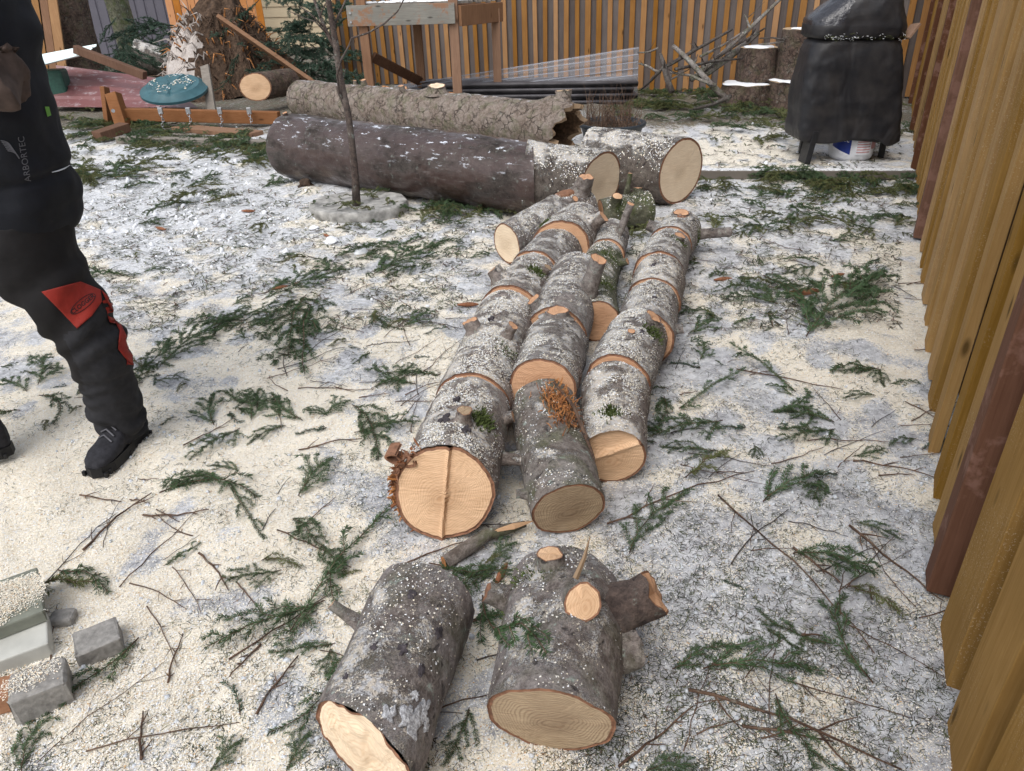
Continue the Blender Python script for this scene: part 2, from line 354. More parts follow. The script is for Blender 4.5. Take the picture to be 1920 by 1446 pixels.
M['lime'] = flat('green tag', (.13, .33, .05), .6)
M['skin'] = flat('skin', (.42, .23, .16), .6, .12)
M['hair'] = flat('hair', (.04, .025, .015), .8, .4, 80)
t = NT('draped black cloth'); _n = t.noise(t.scale(t.obj, (1, 1, .55)), 3.0, 2, .5, 1.2); _f = t.noise(t.obj, 45, 5, .7)
M['cover'] = t.fin(t.mix(t.ramp(t.noise(t.obj, 6, 5), [(.4, 0), (.7, 1)]), (.014, .014, .017), (.034, .031, .031)), .5, t.math('ADD', _n, t.math('MULTIPLY', _f, .02)), .8, .05, .4)
t = NT('clear corrugated sheet'); M['clear'] = t.fin((.75, .78, .85), .15, spec=.6, Transmission_Weight=0, Alpha=.09)
M['knotd'] = flat('dark knot hollow', (.06, .052, .058), .95, .5, 60, 1, .01)
t = NT('clear ridge'); M['clearR'] = t.fin((.42, .44, .50), .3, spec=.6, Alpha=.5)
t = NT('snow dusted timber'); _z = t.sep(t.geo.outputs['Normal'], 2); M['snoww'] = t.fin(t.mix(t.math('MULTIPLY', t.math('SUBTRACT', t.math('ADD', _z, t.math('MULTIPLY', t.noise(t.obj, 40, 5, .7), .7)), 1.22), 8, clamp=True), (.16, .14, .12), (.72, .73, .74)), .9, t.noise(t.obj, 60), .4)
M['tornd'] = flat('torn dark fibres', (.24, .10, .045), .85, .5, 60)
t = NT('frosty ice'); _n = t.noise(t.obj, 130, 4, .8); M['icef'] = t.fin(t.mix(t.ramp(_n, [(.4, 0), (.6, 1)]), (.32, .32, .34), (.78, .80, .84)), .2, _n, 1, .008, .6)
M['panelD'] = flat('dark grey panel', (.085, .08, .085), .35, .4, 6, .1)
M['rootd'] = flat('shredded dark bark', (.075, .048, .032), .95, .55, 22, 1, .03)
M['splintw'] = m_plank('splintered sapwood', (.40, .34, .29), (.68, .64, .62), 2, knots=False)
M['slabg'] = flat('greenish slab', (.19, .20, .165), .8, .2, 20)
M['oldwhite'] = flat('worn white paint', (.50, .50, .46), .7, .12, 20)
M['soil'] = flat('potting soil', (.05, .035, .022), .95, .4)

# ================================================================ GROUND
def blob(px, py, cx, cy, rx, ry): return np.exp(-((px-cx)/rx)**2-((py-cy)/ry)**2)
def region(X, Y):
    """how much sawdust, snow, brown litter lies at a spot of the yard (its own stain pattern on the ground)"""
    px, py = pix(X, Y, np.zeros_like(X))
    px = np.where(Y < .2, 960, px); py = np.where(Y < .2, 1500, py)
    n = wav(X, Y, .5, 11)*.22+wav(X, Y, .2, 12)*.15
    saw = .42+0*px
    saw = saw+.48*blob(px, py, 250, 1150, 420, 360)+.35*blob(px, py, 60, 850, 260, 160)+.30*blob(px, py, 620, 760, 260, 160)
    saw = saw+.5*blob(px, py, 1660, 560, 120, 110)+.25*blob(px, py, 1640, 740, 120, 60)+.55*blob(px, py, 1380, 290, 120, 22)+.4*blob(px, py, 760, 470, 120, 14)
    saw = saw-.40*blob(px, py, 330, 380, 260, 110)-.34*blob(px, py, 1480, 1250, 360, 300)-.2*blob(px, py, 1250, 700, 120, 200)-.25*blob(px, py, 1500, 400, 300, 70)
    saw = np.where(py < 230, saw*.4, saw)+n*1.15-.35*sstep(.15, .7, wav(X, Y, .28, 41))
    snow = .30+.42*blob(px, py, 330, 380, 330, 130)+.25*blob(px, py, 1500, 320, 320, 140)+.1*n
    dirt = .95*sstep(300, 215, py)+.25*blob(px, py, 320, 260, 260, 50)+.8*blob(px, py, 1610, 290, 110, 34)+.25*blob(px, py, 1050, 1010, 230, 60)+.35*blob(px, py, 680, 370, 110, 30)+.18*blob(px, py, 1450, 360, 260, 40)+.5*n-.15
    return np.clip(saw, 0, 1), np.clip(snow, 0, 1), np.clip(dirt, 0, 1)
def axisv(lo, hi, fine_lo, fine_hi, step, grow=1.18):
    a = list(np.arange(fine_lo, fine_hi, step)); s = step; v = a[-1]
    while v < hi: s *= grow; v += s; a.append(v)
    s = step; v = a[0]
    while v > lo: s *= grow; v -= s; a.insert(0, v)
    return np.array(a)
gx = axisv(-70, 70, -3.2, 3.0, .025); gy = axisv(-12, 110, .6, 6.5, .025)
XX, YY = np.meshgrid(gx, gy); 
far = np.clip(1-(np.maximum(np.abs(XX), np.abs(YY-5))-12)/10, 0, 1)
HH = hgt(XX, YY)*far+far*.004*wav(XX, YY, .07, 5)
s_, n_, d_ = region(XX.ravel(), YY.ravel())
nx, ny = len(gx), len(gy)
ii = (np.arange(ny-1)[:, None]*nx+np.arange(nx-1)[None]).ravel()
t = NT('snow ice and sawdust ground'); o = t.obj
sa, sw, di = t.attr('saw'), t.attr('snow'), t.attr('dirt')
n1 = t.noise(o, 5, 5, .65); n2 = t.noise(o, 28, 5, .7); n3 = t.noise(t.scale(o, 1, (3, 3, 0)), 120, 3, .8); n4 = t.noise(t.scale(o, 1, (8, 3, 0)), 260, 2, .8)
ice = t.mix(t.ramp(n2, [(.35, 0), (.65, 1)]), (.31, .315, .335), (.64, .645, .67))
ice = t.mix(t.ramp(t.noise(t.scale(o, 1, (2, 0, 1)), 55, 4, .7), [(.55, 0), (.7, .8)]), ice, (.16, .155, .15))
snw = t.mix(t.ramp(n2, [(.3, 0), (.6, 1)]), (.50, .51, .53), (.74, .75, .77))
c = t.mix(t.math('MULTIPLY', t.math('SUBTRACT', t.math('ADD', sw, t.math('MULTIPLY', n1, .9)), .68), 5, clamp=True), ice, snw)
sm = t.math('MULTIPLY', t.math('SUBTRACT', t.math('ADD', t.math('ADD', sa, t.math('MULTIPLY', n3, 1.1)), t.math('MULTIPLY', n2, .5)), 1.12), 5, clamp=True)
sc_ = t.mix(t.ramp(n4, [(.35, 0), (.65, 1)]), (.76, .68, .54), (.92, .87, .77))
c = t.mix(sm, c, sc_)
dm = t.math('MULTIPLY', t.math('SUBTRACT', t.math('ADD', di, t.math('MULTIPLY', n2, .8)), .95), 6, clamp=True)
dc = t.mix(t.ramp(n3, [(.4, 0), (.6, 1)]), (.045, .032, .02), (.17, .13, .075)); dc = t.mix(t.ramp(n1, [(.5, 0), (.6, .7)]), dc, (.06, .07, .03))
c = t.mix(t.math('MULTIPLY', dm, .92), c, dc)
spk = t.ramp(t.noise(t.scale(o, 1, (5, 9, 0)), 120, 4, .85), [(.60, 0), (.66, 1)]); c = t.mix(t.math('MULTIPLY', spk, .7), c, (.10, .08, .055))
far_ = t.ramp(t.math('MULTIPLY', t.sep(o, 1), .1), [(.20, 0), (.42, 1)])      # litter lies thicker toward the back of the yard
l5 = t.ramp(t.noise(t.scale(o, (1, 1.6, 1), (2, 9, 4)), 34, 6, .82), [(.52, 0), (.60, 1)]); c = t.mix(t.math('MULTIPLY', t.math('MULTIPLY', l5, far_), .55), c, (.17, .155, .11))
w5 = t.ramp(t.noise(t.scale(o, (1, 1.8, 1), (6, 1, 4)), 24, 6, .8), [(.56, 0), (.64, 1)]); c = t.mix(t.math('MULTIPLY', t.math('MULTIPLY', w5, far_), .6), c, (.80, .82, .86))
M['ground'] = t.fin(c, .85, t.math('ADD', t.math('ADD', n2, t.math('MULTIPLY', n3, .5)), t.math('MULTIPLY', n4, .3)), .8, .012, .3)
go = npmesh('ground', np.stack([XX.ravel(), YY.ravel(), HH.ravel()], 1), np.stack([ii, ii+1, ii+nx+1, ii+nx], 1), M['ground'], smooth=True)
for nm, ar in (('saw', s_), ('snow', n_), ('dirt', d_)):
    at = go.data.attributes.new(nm, 'FLOAT', 'POINT'); at.data.foreach_set('value', ar.astype(np.float32))
tag(go, kind='structure')

# ================================================================ FENCES
FA, FB = .45, .475                      # right fence line x = FA + FB*y
fd = Vector((FB, 1, 0)).normalized(); fn = Vector((-fd.y, fd.x, 0))      # fn points to the yard
def FP(y, off=0, z=0): return Vector((FA+FB*y, y, z))+fn*off
FR = Matrix((fd, -fn, Vector((0, 0, 1)))).transposed()
fr = thing('wooden_fence', FP(4), 'yellow stained slat fence with red brown posts running along the right edge', 'fence')
posts = [-.9, 1.43, 4.27, 5.95, 7.5, 9.1, 10.6]
for y in posts:
    MB().box(FP(y, .004, .93+.01), .085, .085, 1.86, FR, bev=.005).build('post', M['postR'], fr)
for z in (.35, 1.0, 1.65): MB().box(FP(5.2, -.062, z), 14.6, .035, .09, FR).build('rail', M['plankBr'], fr)
MB().box(FP(5.2, -.105, .90), 14.6, .012, 1.92, FR).build('backing_board', M['plankBr'], fr)
for a, b in zip(posts[:-1], posts[1:]):
    n = 8 if b < 1.6 else 11 if b < 4.5 else 9
    L = b-a
    for k in range(n):
        y = a+L*(k+.75)/(n+.5); wd = .195 if n == 8 else .125 if n == 11 else .08
        wd *= random.uniform(.9, 1.1); h = 1.84
        z0 = random.uniform(-.02, .006); sl_ = random.uniform(-.007, .005)
        r = FR @ Matrix.Rotation(random.uniform(-.006, .006), 3, 'Y') @ Matrix.Rotation(random.uniform(-.05, .05), 3, 'Z')
        MB().box(FP(y, -.002+sl_, z0+h/2), wd, .034, h, r, bev=.002).build('picket', M['plankY'], fr)
# back fence
B0, B1 = Vector((-2.55, 12.35, 0)), Vector((5.1, 9.42, 0)); bd_ = (B1-B0).normalized(); bn = Vector((bd_.y, -bd_.x, 0))
BR = Matrix((bd_, -bn, Vector((0, 0, 1)))).transposed()
fb = thing('wooden_fence', B0, 'tall fence of narrow orange slats over dark grey boards across the back of the yard', 'fence')
L = (B1-B0).length; n = int(L/.148)
for k in range(n):
    p = B0+bd_*(L*(k+.5)/n); r = BR @ Matrix.Rotation(random.uniform(-.008, .008)-.012, 3, 'Y')
    MB().box(p+Vector((0, 0, 1.05+random.uniform(0, .03))), .068*random.uniform(.85, 1.15), .022, 2.1, r, bev=.003).build('picket', M['plankO'], fb)
    MB().box(p+bd_*.074-bn*.032+Vector((0, 0, 1.04)), .125, .02, 2.08, BR @ Matrix.Rotation(random.uniform(-.004, .004)-.012, 3, 'Y')).build('backing_board', M['plankG'], fb)
for z in (.4, 1.1, 1.8): MB().box((B0+B1)/2-bn*.065+Vector((0, 0, z)), L, .04, .09, BR).build('rail', M['deckD'], fb)
# left far fence piece
fl = thing('wooden_fence', PY(90, 110, 12.2), 'leaning orange and grey board fence panel behind the walking person', 'fence')
for k, (xb, xt, mt) in enumerate([(20, -30, 'plankO'), (38, -6, 'plankG'), (56, 18, 'plankO'), (72, 36, 'plankG'), (86, 52, 'plankO'), (100, 66, 'deckP'), (118, 84, 'plankO')]):
    a = PY(xb, 135, 12.2); b = PY(xt+6, -60, 12.2); MB().beam(a, b, .135, .03, up=Vector((1, 0, 0)) if 0 else Vector((0, 1, 0)), bev=.004).build('post' if k == 6 else 'fence_board', M[mt], fl)
# cedar fence beyond
Yc = 16.5
fc = thing('cedar_fence', PY(410, 90, Yc), 'bright orange cedar board fence in front of the grey siding', 'fence')
x0, x1 = PY(322, 60, Yc).x, PY(500, 60, Yc).x; nb = 13
for k in range(nb):
    MB().box(((x0+(x1-x0)*(k+.5)/nb), Yc, 1.0), (x1-x0)/nb-.012, .025, 2.0, bev=.004).build('fence_board', M['plankCed'], fc)
MB().box(((x0+x1)/2, Yc+.03, 1.4), x1-x0, .03, .09).build('rail', M['plankCed'], fc)
# houses
def siding(name, label, xa, xb, Y, h, mat, pitch, vert=True):
    th = thing(name, (PY((xa+xb)/2, 60, Y).x, Y, 0), label, 'building')
    a, b = PY(xa, 40, Y).x, PY(xb, 40, Y).x
    mb = MB()
    if vert:
        n = int((b-a)/pitch); vs = []; 
        for k in range(n):
            x = a+(b-a)*k/n; d = (b-a)/n
            for dx, dy in ((0, 0), (d*.72, 0), (d*.8, -.02), (d*.92, -.02), (d, 0)):
                vs += [(x+dx, Y-dy, 0), (x+dx, Y-dy, h)]
        fs = [(2*i, 2*i+2, 2*i+3, 2*i+1) for i in range(len(vs)//2-1)]; mb.add(vs, fs)
    else:
        n = int(h/pitch); vs = []
        for k in range(n):
            z = k*pitch; vs += [(a, Y-.02, z), (b, Y-.02, z), (a, Y, z+pitch), (b, Y, z+pitch)]
        fs = [(2*i, 2*i+1, 2*i+3, 2*i+2) for i in range(len(vs)//2-1)]; mb.add(vs, fs)
    mb.build('wall', mat, th)
    MB().box(((a+b)/2, Y+2.0, h/2), b-a-.02, 3.9, h).build('wall', mat, th)
    MB().box(((a+b)/2, Y+1.9, h+.1), b-a+.6, 4.6, .16).build('roof', M['siding'], th)
    return th
siding('shed', 'grey vertical metal sided building seen behind the fallen trees', 120, 372, 17.8, 3.2, M['siding'], .20)
siding('house', 'tan lap sided house corner behind the spruce boughs', 440, 640, 19.5, 3.6, M['tan'], .22, False)

# ================================================================ DECK (raised timber frame)
def V0(p, z=0): return Vector((p.x, p.y, z))
dFR = P(857, 199); dBR = P(936, 186); dFL = P(693, 199); dBL = P(793, 180)
dFR = V0(PY(857, 150, 9.35)); dFL = V0(PY(693, 150, 9.3)); dBR = V0(PY(933, 150, 10.0)); dBL = V0(PY(790, 150, 10.1))
dk = thing('timber_platform', (dFL+dBR)/2, 'raised brown timber platform with a grey front board standing before the back fence', 'platform')
zt = PY(857, 26, 9.35).z
for p, s in ((dFR, .105), (dFL, .10), (dBR, .10), (dBL, .10)):
    hh = zt+.02 if p is not dFR else zt+.5
    if p is dFL: hh = zt+.6
    MB().box((p.x, p.y, hh/2), s, s, hh, bev=.005).build('post', M['deckP'], dk)
zb = zt-.02
MB().beam(Vector((dFL.x-.16, dFL.y-.075, zb+.03)), Vector((dFR.x+.02, dFR.y-.075, zb+.03)), .21, .04, up=Vector((0, -1, 0)) if 0 else Vector((0, 1, 0)), bev=.004).build('fascia_board', M['deckG'], dk)
MB().beam(Vector((dFR.x+.075, dFR.y-.05, zb)), Vector((dBR.x+.075, dBR.y+.05, zb+.0)), .21, .04, up=Vector((1, 0, 0)), bev=.004).build('fascia_board', M['deckP'], dk)
MB().beam(Vector((dBL.x-.3, dBL.y, zb)), Vector((dBR.x, dBR.y+.08, zb)), .2, .04, up=Vector((0, 1, 0)), bev=.004).build('fascia_board', M['deckD'], dk)
for k in range(9):
    u = (k+.5)/9; a = dFL.lerp(V0(dBL)-Vector((.5, 0, 0)), u*.98); b = dFR.lerp(dBR, u*.98)
    MB().beam(Vector((a.x-.05, a.y, zb+.135+random.uniform(-.003, .003))), Vector((b.x+.04, b.y, zb+.135)), .082, .03, bev=.003).build('deck_board', M['oldw'], dk)
MB().beam(Vector((dFL.x+.06, dFL.y+.02, zt-.42)), Vector((dBL.x-.02, dBL.y-.06, .28)), .11, .04, up=Vector((0, 1, 0))).build('brace', M['deckD'], dk)
for q in ((-.12, .06), (-.12, -.03)):
    MB().tube([(dFL.x+q[0], dFL.y-.095, zb+q[1]), (dFL.x+q[0], dFL.y-.107, zb+q[1])], .012, 8).build('bolt', M['steel'], dk)
mb = MB()
for k in range(160):                    # snow lying on the deck boards
    u, v = random.random(), random.random(); a = dFL.lerp(dFR, u); b = dBL.lerp(dBR, u); p = a.lerp(b, v)
    r = random.uniform(.015, .05); mb.tube([(p.x, p.y, zb+.15), (p.x, p.y, zb+.155+r*.25)], [r, r*.5], 6)
mb.build('snow_patch', M['snow'], dk)

# ================================================================ LOGS
def log(name, label, near, far, bark, wood, kind='plain', tilt=0, side=0, ftilt=0, ns=96, nr=0, zlift=0, group=None, rough=1.0, seed=0, bend=0, squash=1, holes=0, lowpoly=False, cover=1.0, knobs=(), z=None, zf=None):
    """near/far = (px, py, width px) of the log's axis ends; it lies on the ground"""
    def solve(s, zz=None):
        R = .15
        for _ in range(12):
            c = P(s[0], s[1], R+zlift if zz is None else zz); R = s[2]*depth(c)/(2*FPX)
        return c, R
    a, ra = solve(near, z); b, rb = solve(far, zf)
    b.z += float(hgt(b.x, b.y))*.6; a.z += float(hgt(a.x, a.y))*.6
    ax = (a-b).normalized(); L = (a-b).length; sx = Vector((0, 0, 1)).cross(ax).normalized(); sy = ax.cross(sx)
    th = thing(name, (a+b)/2-Vector((0, 0, min(ra, rb))), label, 'log', group); th['_r'] = 0; del th['_r']
    if not nr: nr = max(6, int(L/.018))
    sd = seed*13.7+a.x*3
    vs = []; buv = []; R = lambda u: rb+(ra-rb)*u
    tt, ss, ft = math.tan(R_(tilt)), math.tan(R_(side)), math.tan(R_(ftilt))
    for i in range(nr+1):
        u = i/nr
        for k in range(ns):
            an = 2*math.pi*k/ns-math.pi/2; ca, sa_ = math.cos(an), math.sin(an)
            r0 = R(u); buv.append((k/ns*6.283*ra, u*L))
            q = Vector((ca*r0*5+sd, sa_*r0*5, u*L*4))
            d = noise.noise(q*.8)*.07*rough+noise.noise(q*2.6+Vector((9, 2, 1)))*.045*rough
            q2 = Vector((ca*r0*34+sd, sa_*r0*34, u*L*26))
            d += noise.noise(q2)*.020*rough+noise.noise(q2*2.3)*.012*rough
            for (ku, ka, kr, kh) in knobs:
                dd = math.hypot((u-ku)*L, r0*((an-ka+math.pi) % (2*math.pi)-math.pi)); d += kh*math.exp(-(dd/kr)**2)
            rr = r0*(1+d)
            if kind != 'hollow' and (i == nr or i == 0): rr *= .985
            off = -(sa_*tt+ca*ss)*r0*max(0, (u-.5)*2)+(sa_*ft)*r0*max(0, (.5-u)*2)
            if kind == 'hollow' and u > .6: off += (noise.noise(Vector((ca*2.2, sa_*2.2, 3)))*.35+noise.noise(Vector((ca*7, sa_*7, 5)))*.14+.16*sa_)*(u-.6)/.4*r0*1.7
            bx = bend*math.sin(u*math.pi)
            p = b+ax*(u*L+off)+sx*(ca*rr)+sy*(sa_*rr*squash+bx); vs.append(p)
    fs = [(i*ns+k, i*ns+(k+1) % ns, (i+1)*ns+(k+1) % ns, (i+1)*ns+k) for i in range(nr) for k in range(ns)]
    bk = MB().add(vs, fs, 0, buv).build('bark', M[bark], th, smooth=True)
    info = dict(th=th, bark=bk, a=a, b=b, ra=ra, rb=rb, ax=ax, sx=sx, sy=sy, L=L, ring=vs[nr*ns:], ring0=vs[:ns], ns=ns, nr=nr)
    def face(ring, c, sgn, wd, kd='plain', nm='cut_face'):
        nrr = 14; vv = []; uv = []
        cen = sum(ring, Vector())/len(ring)
        for j in range(nrr+1):
            q = [0, .06, .14, .22, .3, .38, .46, .54, .62, .7, .78, .86, .93, .975, 1.0][j]
            for k in range(ns):
                p = cen+(ring[k]-cen)*q; lx, ly = (ring[k]-cen).dot(sx)*q, (ring[k]-cen).dot(sy)*q
                e = .0012*noise.noise(Vector((lx*30, ly*200, sd)))
                if q > .95 and q < .99: e -= .0025
                rr_ = ra if sgn > 0 else rb
                if kd == 'ridge':
                    line = .05*rr_+.10*ly; e += .010*sstep(-.012, .0, lx-line)*(1-sstep(.0, .004, lx-line)) + .006*(1-sstep(-.001, .001, lx-line))
                if kd == 'step': e += -.014*sstep(-.01, .0, (ly*.9-lx*.35-.25*rr_))+.006*math.exp(-((ly*.9-lx*.35-.2*rr_)/.012)**2)
                if kd == 'rough': e += .014*noise.noise(Vector((lx*14, ly*9, 2)))+.008*noise.noise(Vector((lx*50, ly*30, 2)))
                vv.append(p+ax*sgn*e); uv.append((lx+.0*q, ly))
        ff = [(j*ns+k, j*ns+(k+1) % ns, (j+1)*ns+(k+1) % ns, (j+1)*ns+k) for j in range(nrr) for k in range(ns)]
        if sgn < 0: ff = [f[::-1] for f in ff]
        mi = [1 if j >= nrr-2 else 0 for j in range(nrr) for k in range(ns)]
        mb = MB(); mb.add(vv, ff, 0, uv); mb.m = mi
        return mb.build(nm, [M[wd], M['rim']], th, smooth=False)
    if kind == 'hollow':
        vv = []; nr2 = 14
        for i in range(nr2+1):
            for k in range(ns):
                an = 2*math.pi*k/ns-math.pi/2; q = info['ring'][k]; ce = a+ax*(q-a).dot(ax)
                rad = (q-ce); f_ = 1.0 if i == 0 else .80-.012*i+.10*noise.noise(Vector((math.cos(an)*3, math.sin(an)*3, i*.4)))
                vv.append(ce+rad*f_-ax*(max(0, i-1)*.045+(.01 if i else 0)))
        ff = [(i*ns+k, (i+1)*ns+k, (i+1)*ns+(k+1) % ns, i*ns+(k+1) % ns) for i in range(nr2) for k in range(ns)]
        ff.append(tuple(nr2*ns+k for k in range(ns)))
        mb = MB().add(vv, ff); mb.m = [1 if i == 0 else 0 for i in range(nr2) for k in range(ns)]+[0]
        mb.build('hollow', [M['rot'], M['wood4']], th)
    else: info['face'] = face(info['ring'], a, 1, wood, kind)
    face(info['ring0'], b, -1, wood)
    if cover and not lowpoly:           # sawdust flakes lying on top
        n = int(2600*L*ra*2/.06*cover*(1.1 if a.y < 2.6 else .4)); V = []; F = []; mi = []
        for _ in range(n):
            u = random.random(); an = math.pi/2+random.gauss(0, .62); k = int((an+math.pi/2)/(2*math.pi)*ns) % ns; i = int(u*nr)
            k2 = (k+1) % ns; w1, w2 = random.random(), random.random(); p = vs[i*ns+k].lerp(vs[i*ns+k2], w1)
            if i < nr: p = p.lerp(vs[(i+1)*ns+k].lerp(vs[(i+1)*ns+k2], w1), w2)
            if noise.noise(p*7+Vector((sd, 0, 0)))*1.2+noise.noise(p*24) < -.10+random.uniform(-.25, .25): continue
            nrm = (p-(b+ax*((p-b).dot(ax)))).normalized()
            s = random.uniform(.0006, .0019)*(1+.22*p.y); t1 = nrm.cross(Vector((random.gauss(0, 1), random.gauss(0, 1), random.gauss(0, 1)))).normalized(); t2 = nrm.cross(t1)*random.uniform(.4, .9)
            p = p+nrm*.0015; o_ = len(V); V += [p+t1*s-t2*s, p+t1*s+t2*s+nrm*.002, p-t1*s+t2*s, p-t1*s-t2*s+nrm*.001]; F.append((o_, o_+1, o_+2, o_+3)); mi.append(random.choice((0, 1, 1, 2, 2, 0)))
        off = rootof(th)
        so_ = npmesh('sawdust_flakes', np.array([v-off for v in V]), np.array(F), [M['chipA'], M['chipB'], M['snow'], M['chipC']], th, mi); tag(so_, kind='stuff')
    return info
def stub(L, u, ang, r, h, lean=0, wood='wood2', bark=None, out=None, flare=1.7, sides=16, cutt=.15, name='branch_stub'):
    """a sawn branch stub: u along the log 0 far..1 near, ang degrees round (90 = top, 0 = towards +x side)"""
    a = R_(ang); Rr = L['rb']+(L['ra']-L['rb'])*u; d = L['sx']*math.cos(a)+L['sy']*math.sin(a)
    base = L['b']+L['ax']*(u*L['L'])+d*Rr*.9; dr = (d+L['ax']*lean).normalized() if out is None else Vector(out).normalized()
    u1 = dr.orthogonal().normalized(); v1 = dr.cross(u1); seg = 7; vs = []
    for i in range(seg+1):
        t_ = i/seg; q = base+dr*(h+Rr*.1)*t_; rr = r*(1+(flare-1)*(1-t_)**3)
        for k in range(sides):
            an = 2*math.pi*k/sides; w_ = rr*(1+.16*noise.noise(Vector((math.cos(an)*1.6, math.sin(an)*1.6, t_*3+u*9)))+.09*noise.noise(Vector((math.cos(an)*5, math.sin(an)*5, t_*6+u*9))))
            vs.append(q+u1*math.cos(an)*w_+v1*math.sin(an)*w_+dr*((math.cos(an+u*20)*cutt*r+.25*r*noise.noise(Vector((math.cos(an)*2, math.sin(an)*2, u*31)))) if i == seg else 0))
    fs = [(i*sides+k, i*sides+(k+1) % sides, (i+1)*sides+(k+1) % sides, (i+1)*sides+k) for i in range(seg) for k in range(sides)]
    s = MB().add(vs, fs).build(name, bark or L['bark'].data.materials[0], L['th'], smooth=True)
    ring = vs[seg*sides:]; c = sum(ring, Vector())/sides; vv = []; uv = []
    for q in (0, .35, .7, .9, 1):
        for p in ring: vv.append(c+(p-c)*q); uv.append(((p-c).dot(u1)*q*1.5, (p-c).dot(v1)*q*1.5))
    ff = [(j*sides+k, j*sides+(k+1) % sides, (j+1)*sides+(k+1) % sides, (j+1)*sides+k) for j in range(4) for k in range(sides)]
    mb = MB().add(vv, ff, 0, uv); mb.m = [1 if j == 3 else 0 for j in range(4) for k in range(sides)]
    mb.build('cut_wood', [M[wood], M['rim']], s)
    return s
def onlog(L, u, ang):
    a = R_(ang); Rr = L['rb']+(L['ra']-L['rb'])*u; d = L['sx']*math.cos(a)+L['sy']*math.sin(a)
    return L['b']+L['ax']*(u*L['L'])+d*Rr, d
def moss(L, u, ang, rad, n=260, name='moss_tuft', mat='moss', h=.012):
    c, d = onlog(L, u, ang); V = []; F = []; off = rootof(L['th'])
    for _ in range(n):
        uu = u+random.gauss(0, rad*.5)/L['L']; aa = ang+math.degrees(random.gauss(0, rad*.5)/max(.05, L['ra']))
        p, nn = onlog(L, min(1, max(0, uu)), aa); t1 = Vector((random.gauss(0, 1), random.gauss(0, 1), random.gauss(0, 1))).normalized()*random.uniform(.003, .008)
        tip = p+nn*random.uniform(.3, 1)*h+t1*1.2; t2 = nn.cross(t1); o_ = len(V); p = p-nn*.004
        V += [p-t1, p+t1, tip+t2*.3, p+t2]; F.append((o_, o_+1, o_+2, o_+3))
    return npmesh(name, np.array([v-off for v in V]), np.array(F), M[mat], L['th'])

GL = 'sawn spruce rounds laid in three rows'
A1 = log('log_round', 'near left round with a raised ridge down its pale cut face', (833, 922, 190), (884, 772, 150), 'barkA2', 'wood', 'ridge', tilt=12, side=4, group=GL, seed=1, ns=128)
A2 = log('log_round', 'sawdust covered round second from the near end of the left row', (886, 762, 146), (952, 596, 118), 'barkA2', 'wood2', group=GL, seed=2, tilt=3)
A3 = log('log_round', 'round third from the near end of the left row with two short sawn stubs', (955, 588, 122), (1000, 522, 96), 'barkA2', 'wood2', group=GL, seed=3)
A4 = log('log_round', 'short round in the left row just in front of its farthest one', (1003, 517, 100), (1046, 470, 96), 'barkA', 'wood2', group=GL, seed=4)
A5 = log('log_round', 'farthest round of the left row with an orange cut edge showing on its right', (1050, 466, 112), (1086, 424, 92), 'barkA2', 'wood2', group=GL, seed=5, side=12)
A6 = log('log_round', 'pinkish round lying askew behind the left row with its pale cut face to the camera', (950, 456, 78), (1088, 388, 84), 'barkA', 'wood3', group=GL, seed=6, side=-14)
B1_ = log('log_round', 'bare grey near round of the middle row with torn orange wood on top', (1066, 955, 148), (1020, 768, 128), 'barkM', 'wood4', tilt=-13, side=6, group=GL, seed=7, ns=128, cover=.25)
B2_ = log('log_round', 'middle row round whose orange cut face stands above the torn grey round', (1017, 734, 134), (1042, 640, 116), 'barkA', 'wood2', group=GL, seed=8, z=.17, zf=.13)
B3_ = log('log_round', 'middle row round with a tall sawn stub on its right side', (1044, 628, 118), (1082, 520, 100), 'barkA', 'wood2', group=GL, seed=9)
B4_ = log('log_round', 'mossy round half hidden between the middle and right rows', (1120, 600, 84), (1112, 535, 84), 'barkG', 'wood2', group=GL, seed=10)
B5_ = log('log_round', 'thin round with a moss patch near the far end of the middle row', (1116, 532, 80), (1134, 486, 70), 'barkG', 'wood2', group=GL, seed=11)
B6_ = log('log_round', 'thinnest round at the far end of the middle row with a tall upright branch', (1136, 480, 70), (1148, 438, 62), 'barkA', 'wood2', group=GL, seed=12)
C1_ = log('log_round', 'round at the near end of the right row with a stepped half sawn face', (1150, 858, 124), (1154, 738, 130), 'barkA2', 'wood', 'step', tilt=2, side=8, group=GL, seed=13, ns=128)
C2_ = log('log_round', 'right row round with moss and a broken orange stub on top', (1156, 726, 130), (1198, 628, 112), 'barkA', 'wood2', group=GL, seed=14)
C3_ = log('log_round', 'right row round whose orange cut face shows on its right side', (1208, 634, 112), (1222, 568, 100), 'barkA', 'wood2', group=GL, seed=15, side=-10)
C4_ = log('log_round', 'pale sawdusted round in the middle of the right row', (1226, 564, 104), (1236, 522, 96), 'barkA2', 'wood2', group=GL, seed=16, side=-8)
C5_ = log('log_round', 'right row round with one round sawn knot and dark moss on top', (1232, 518, 96), (1254, 468, 84), 'barkA', 'wood2', group=GL, seed=17, side=10)
C6_ = log('log_round', 'farthest round of the right row with a scarred reddish top', (1257, 463, 82), (1278, 432, 76), 'barkA', 'wood2', group=GL, seed=18)
D1 = log('log_round', 'small greenish round lying crosswise behind the three rows', (1126, 402, 58), (1216, 390, 62), 'barkG', 'wood2', seed=19, side=-10, cover=.6)
FG = 'sawn rounds lying closest to the camera'
F1 = log('log_round', 'frosty grey round with dark knots and a rough icy cut at the bottom edge', (684, 1408, 226), (796, 1128, 196), 'barkF', 'wood3', 'rough', tilt=0, side=-22, group=FG, seed=20, ns=144, cover=.22)
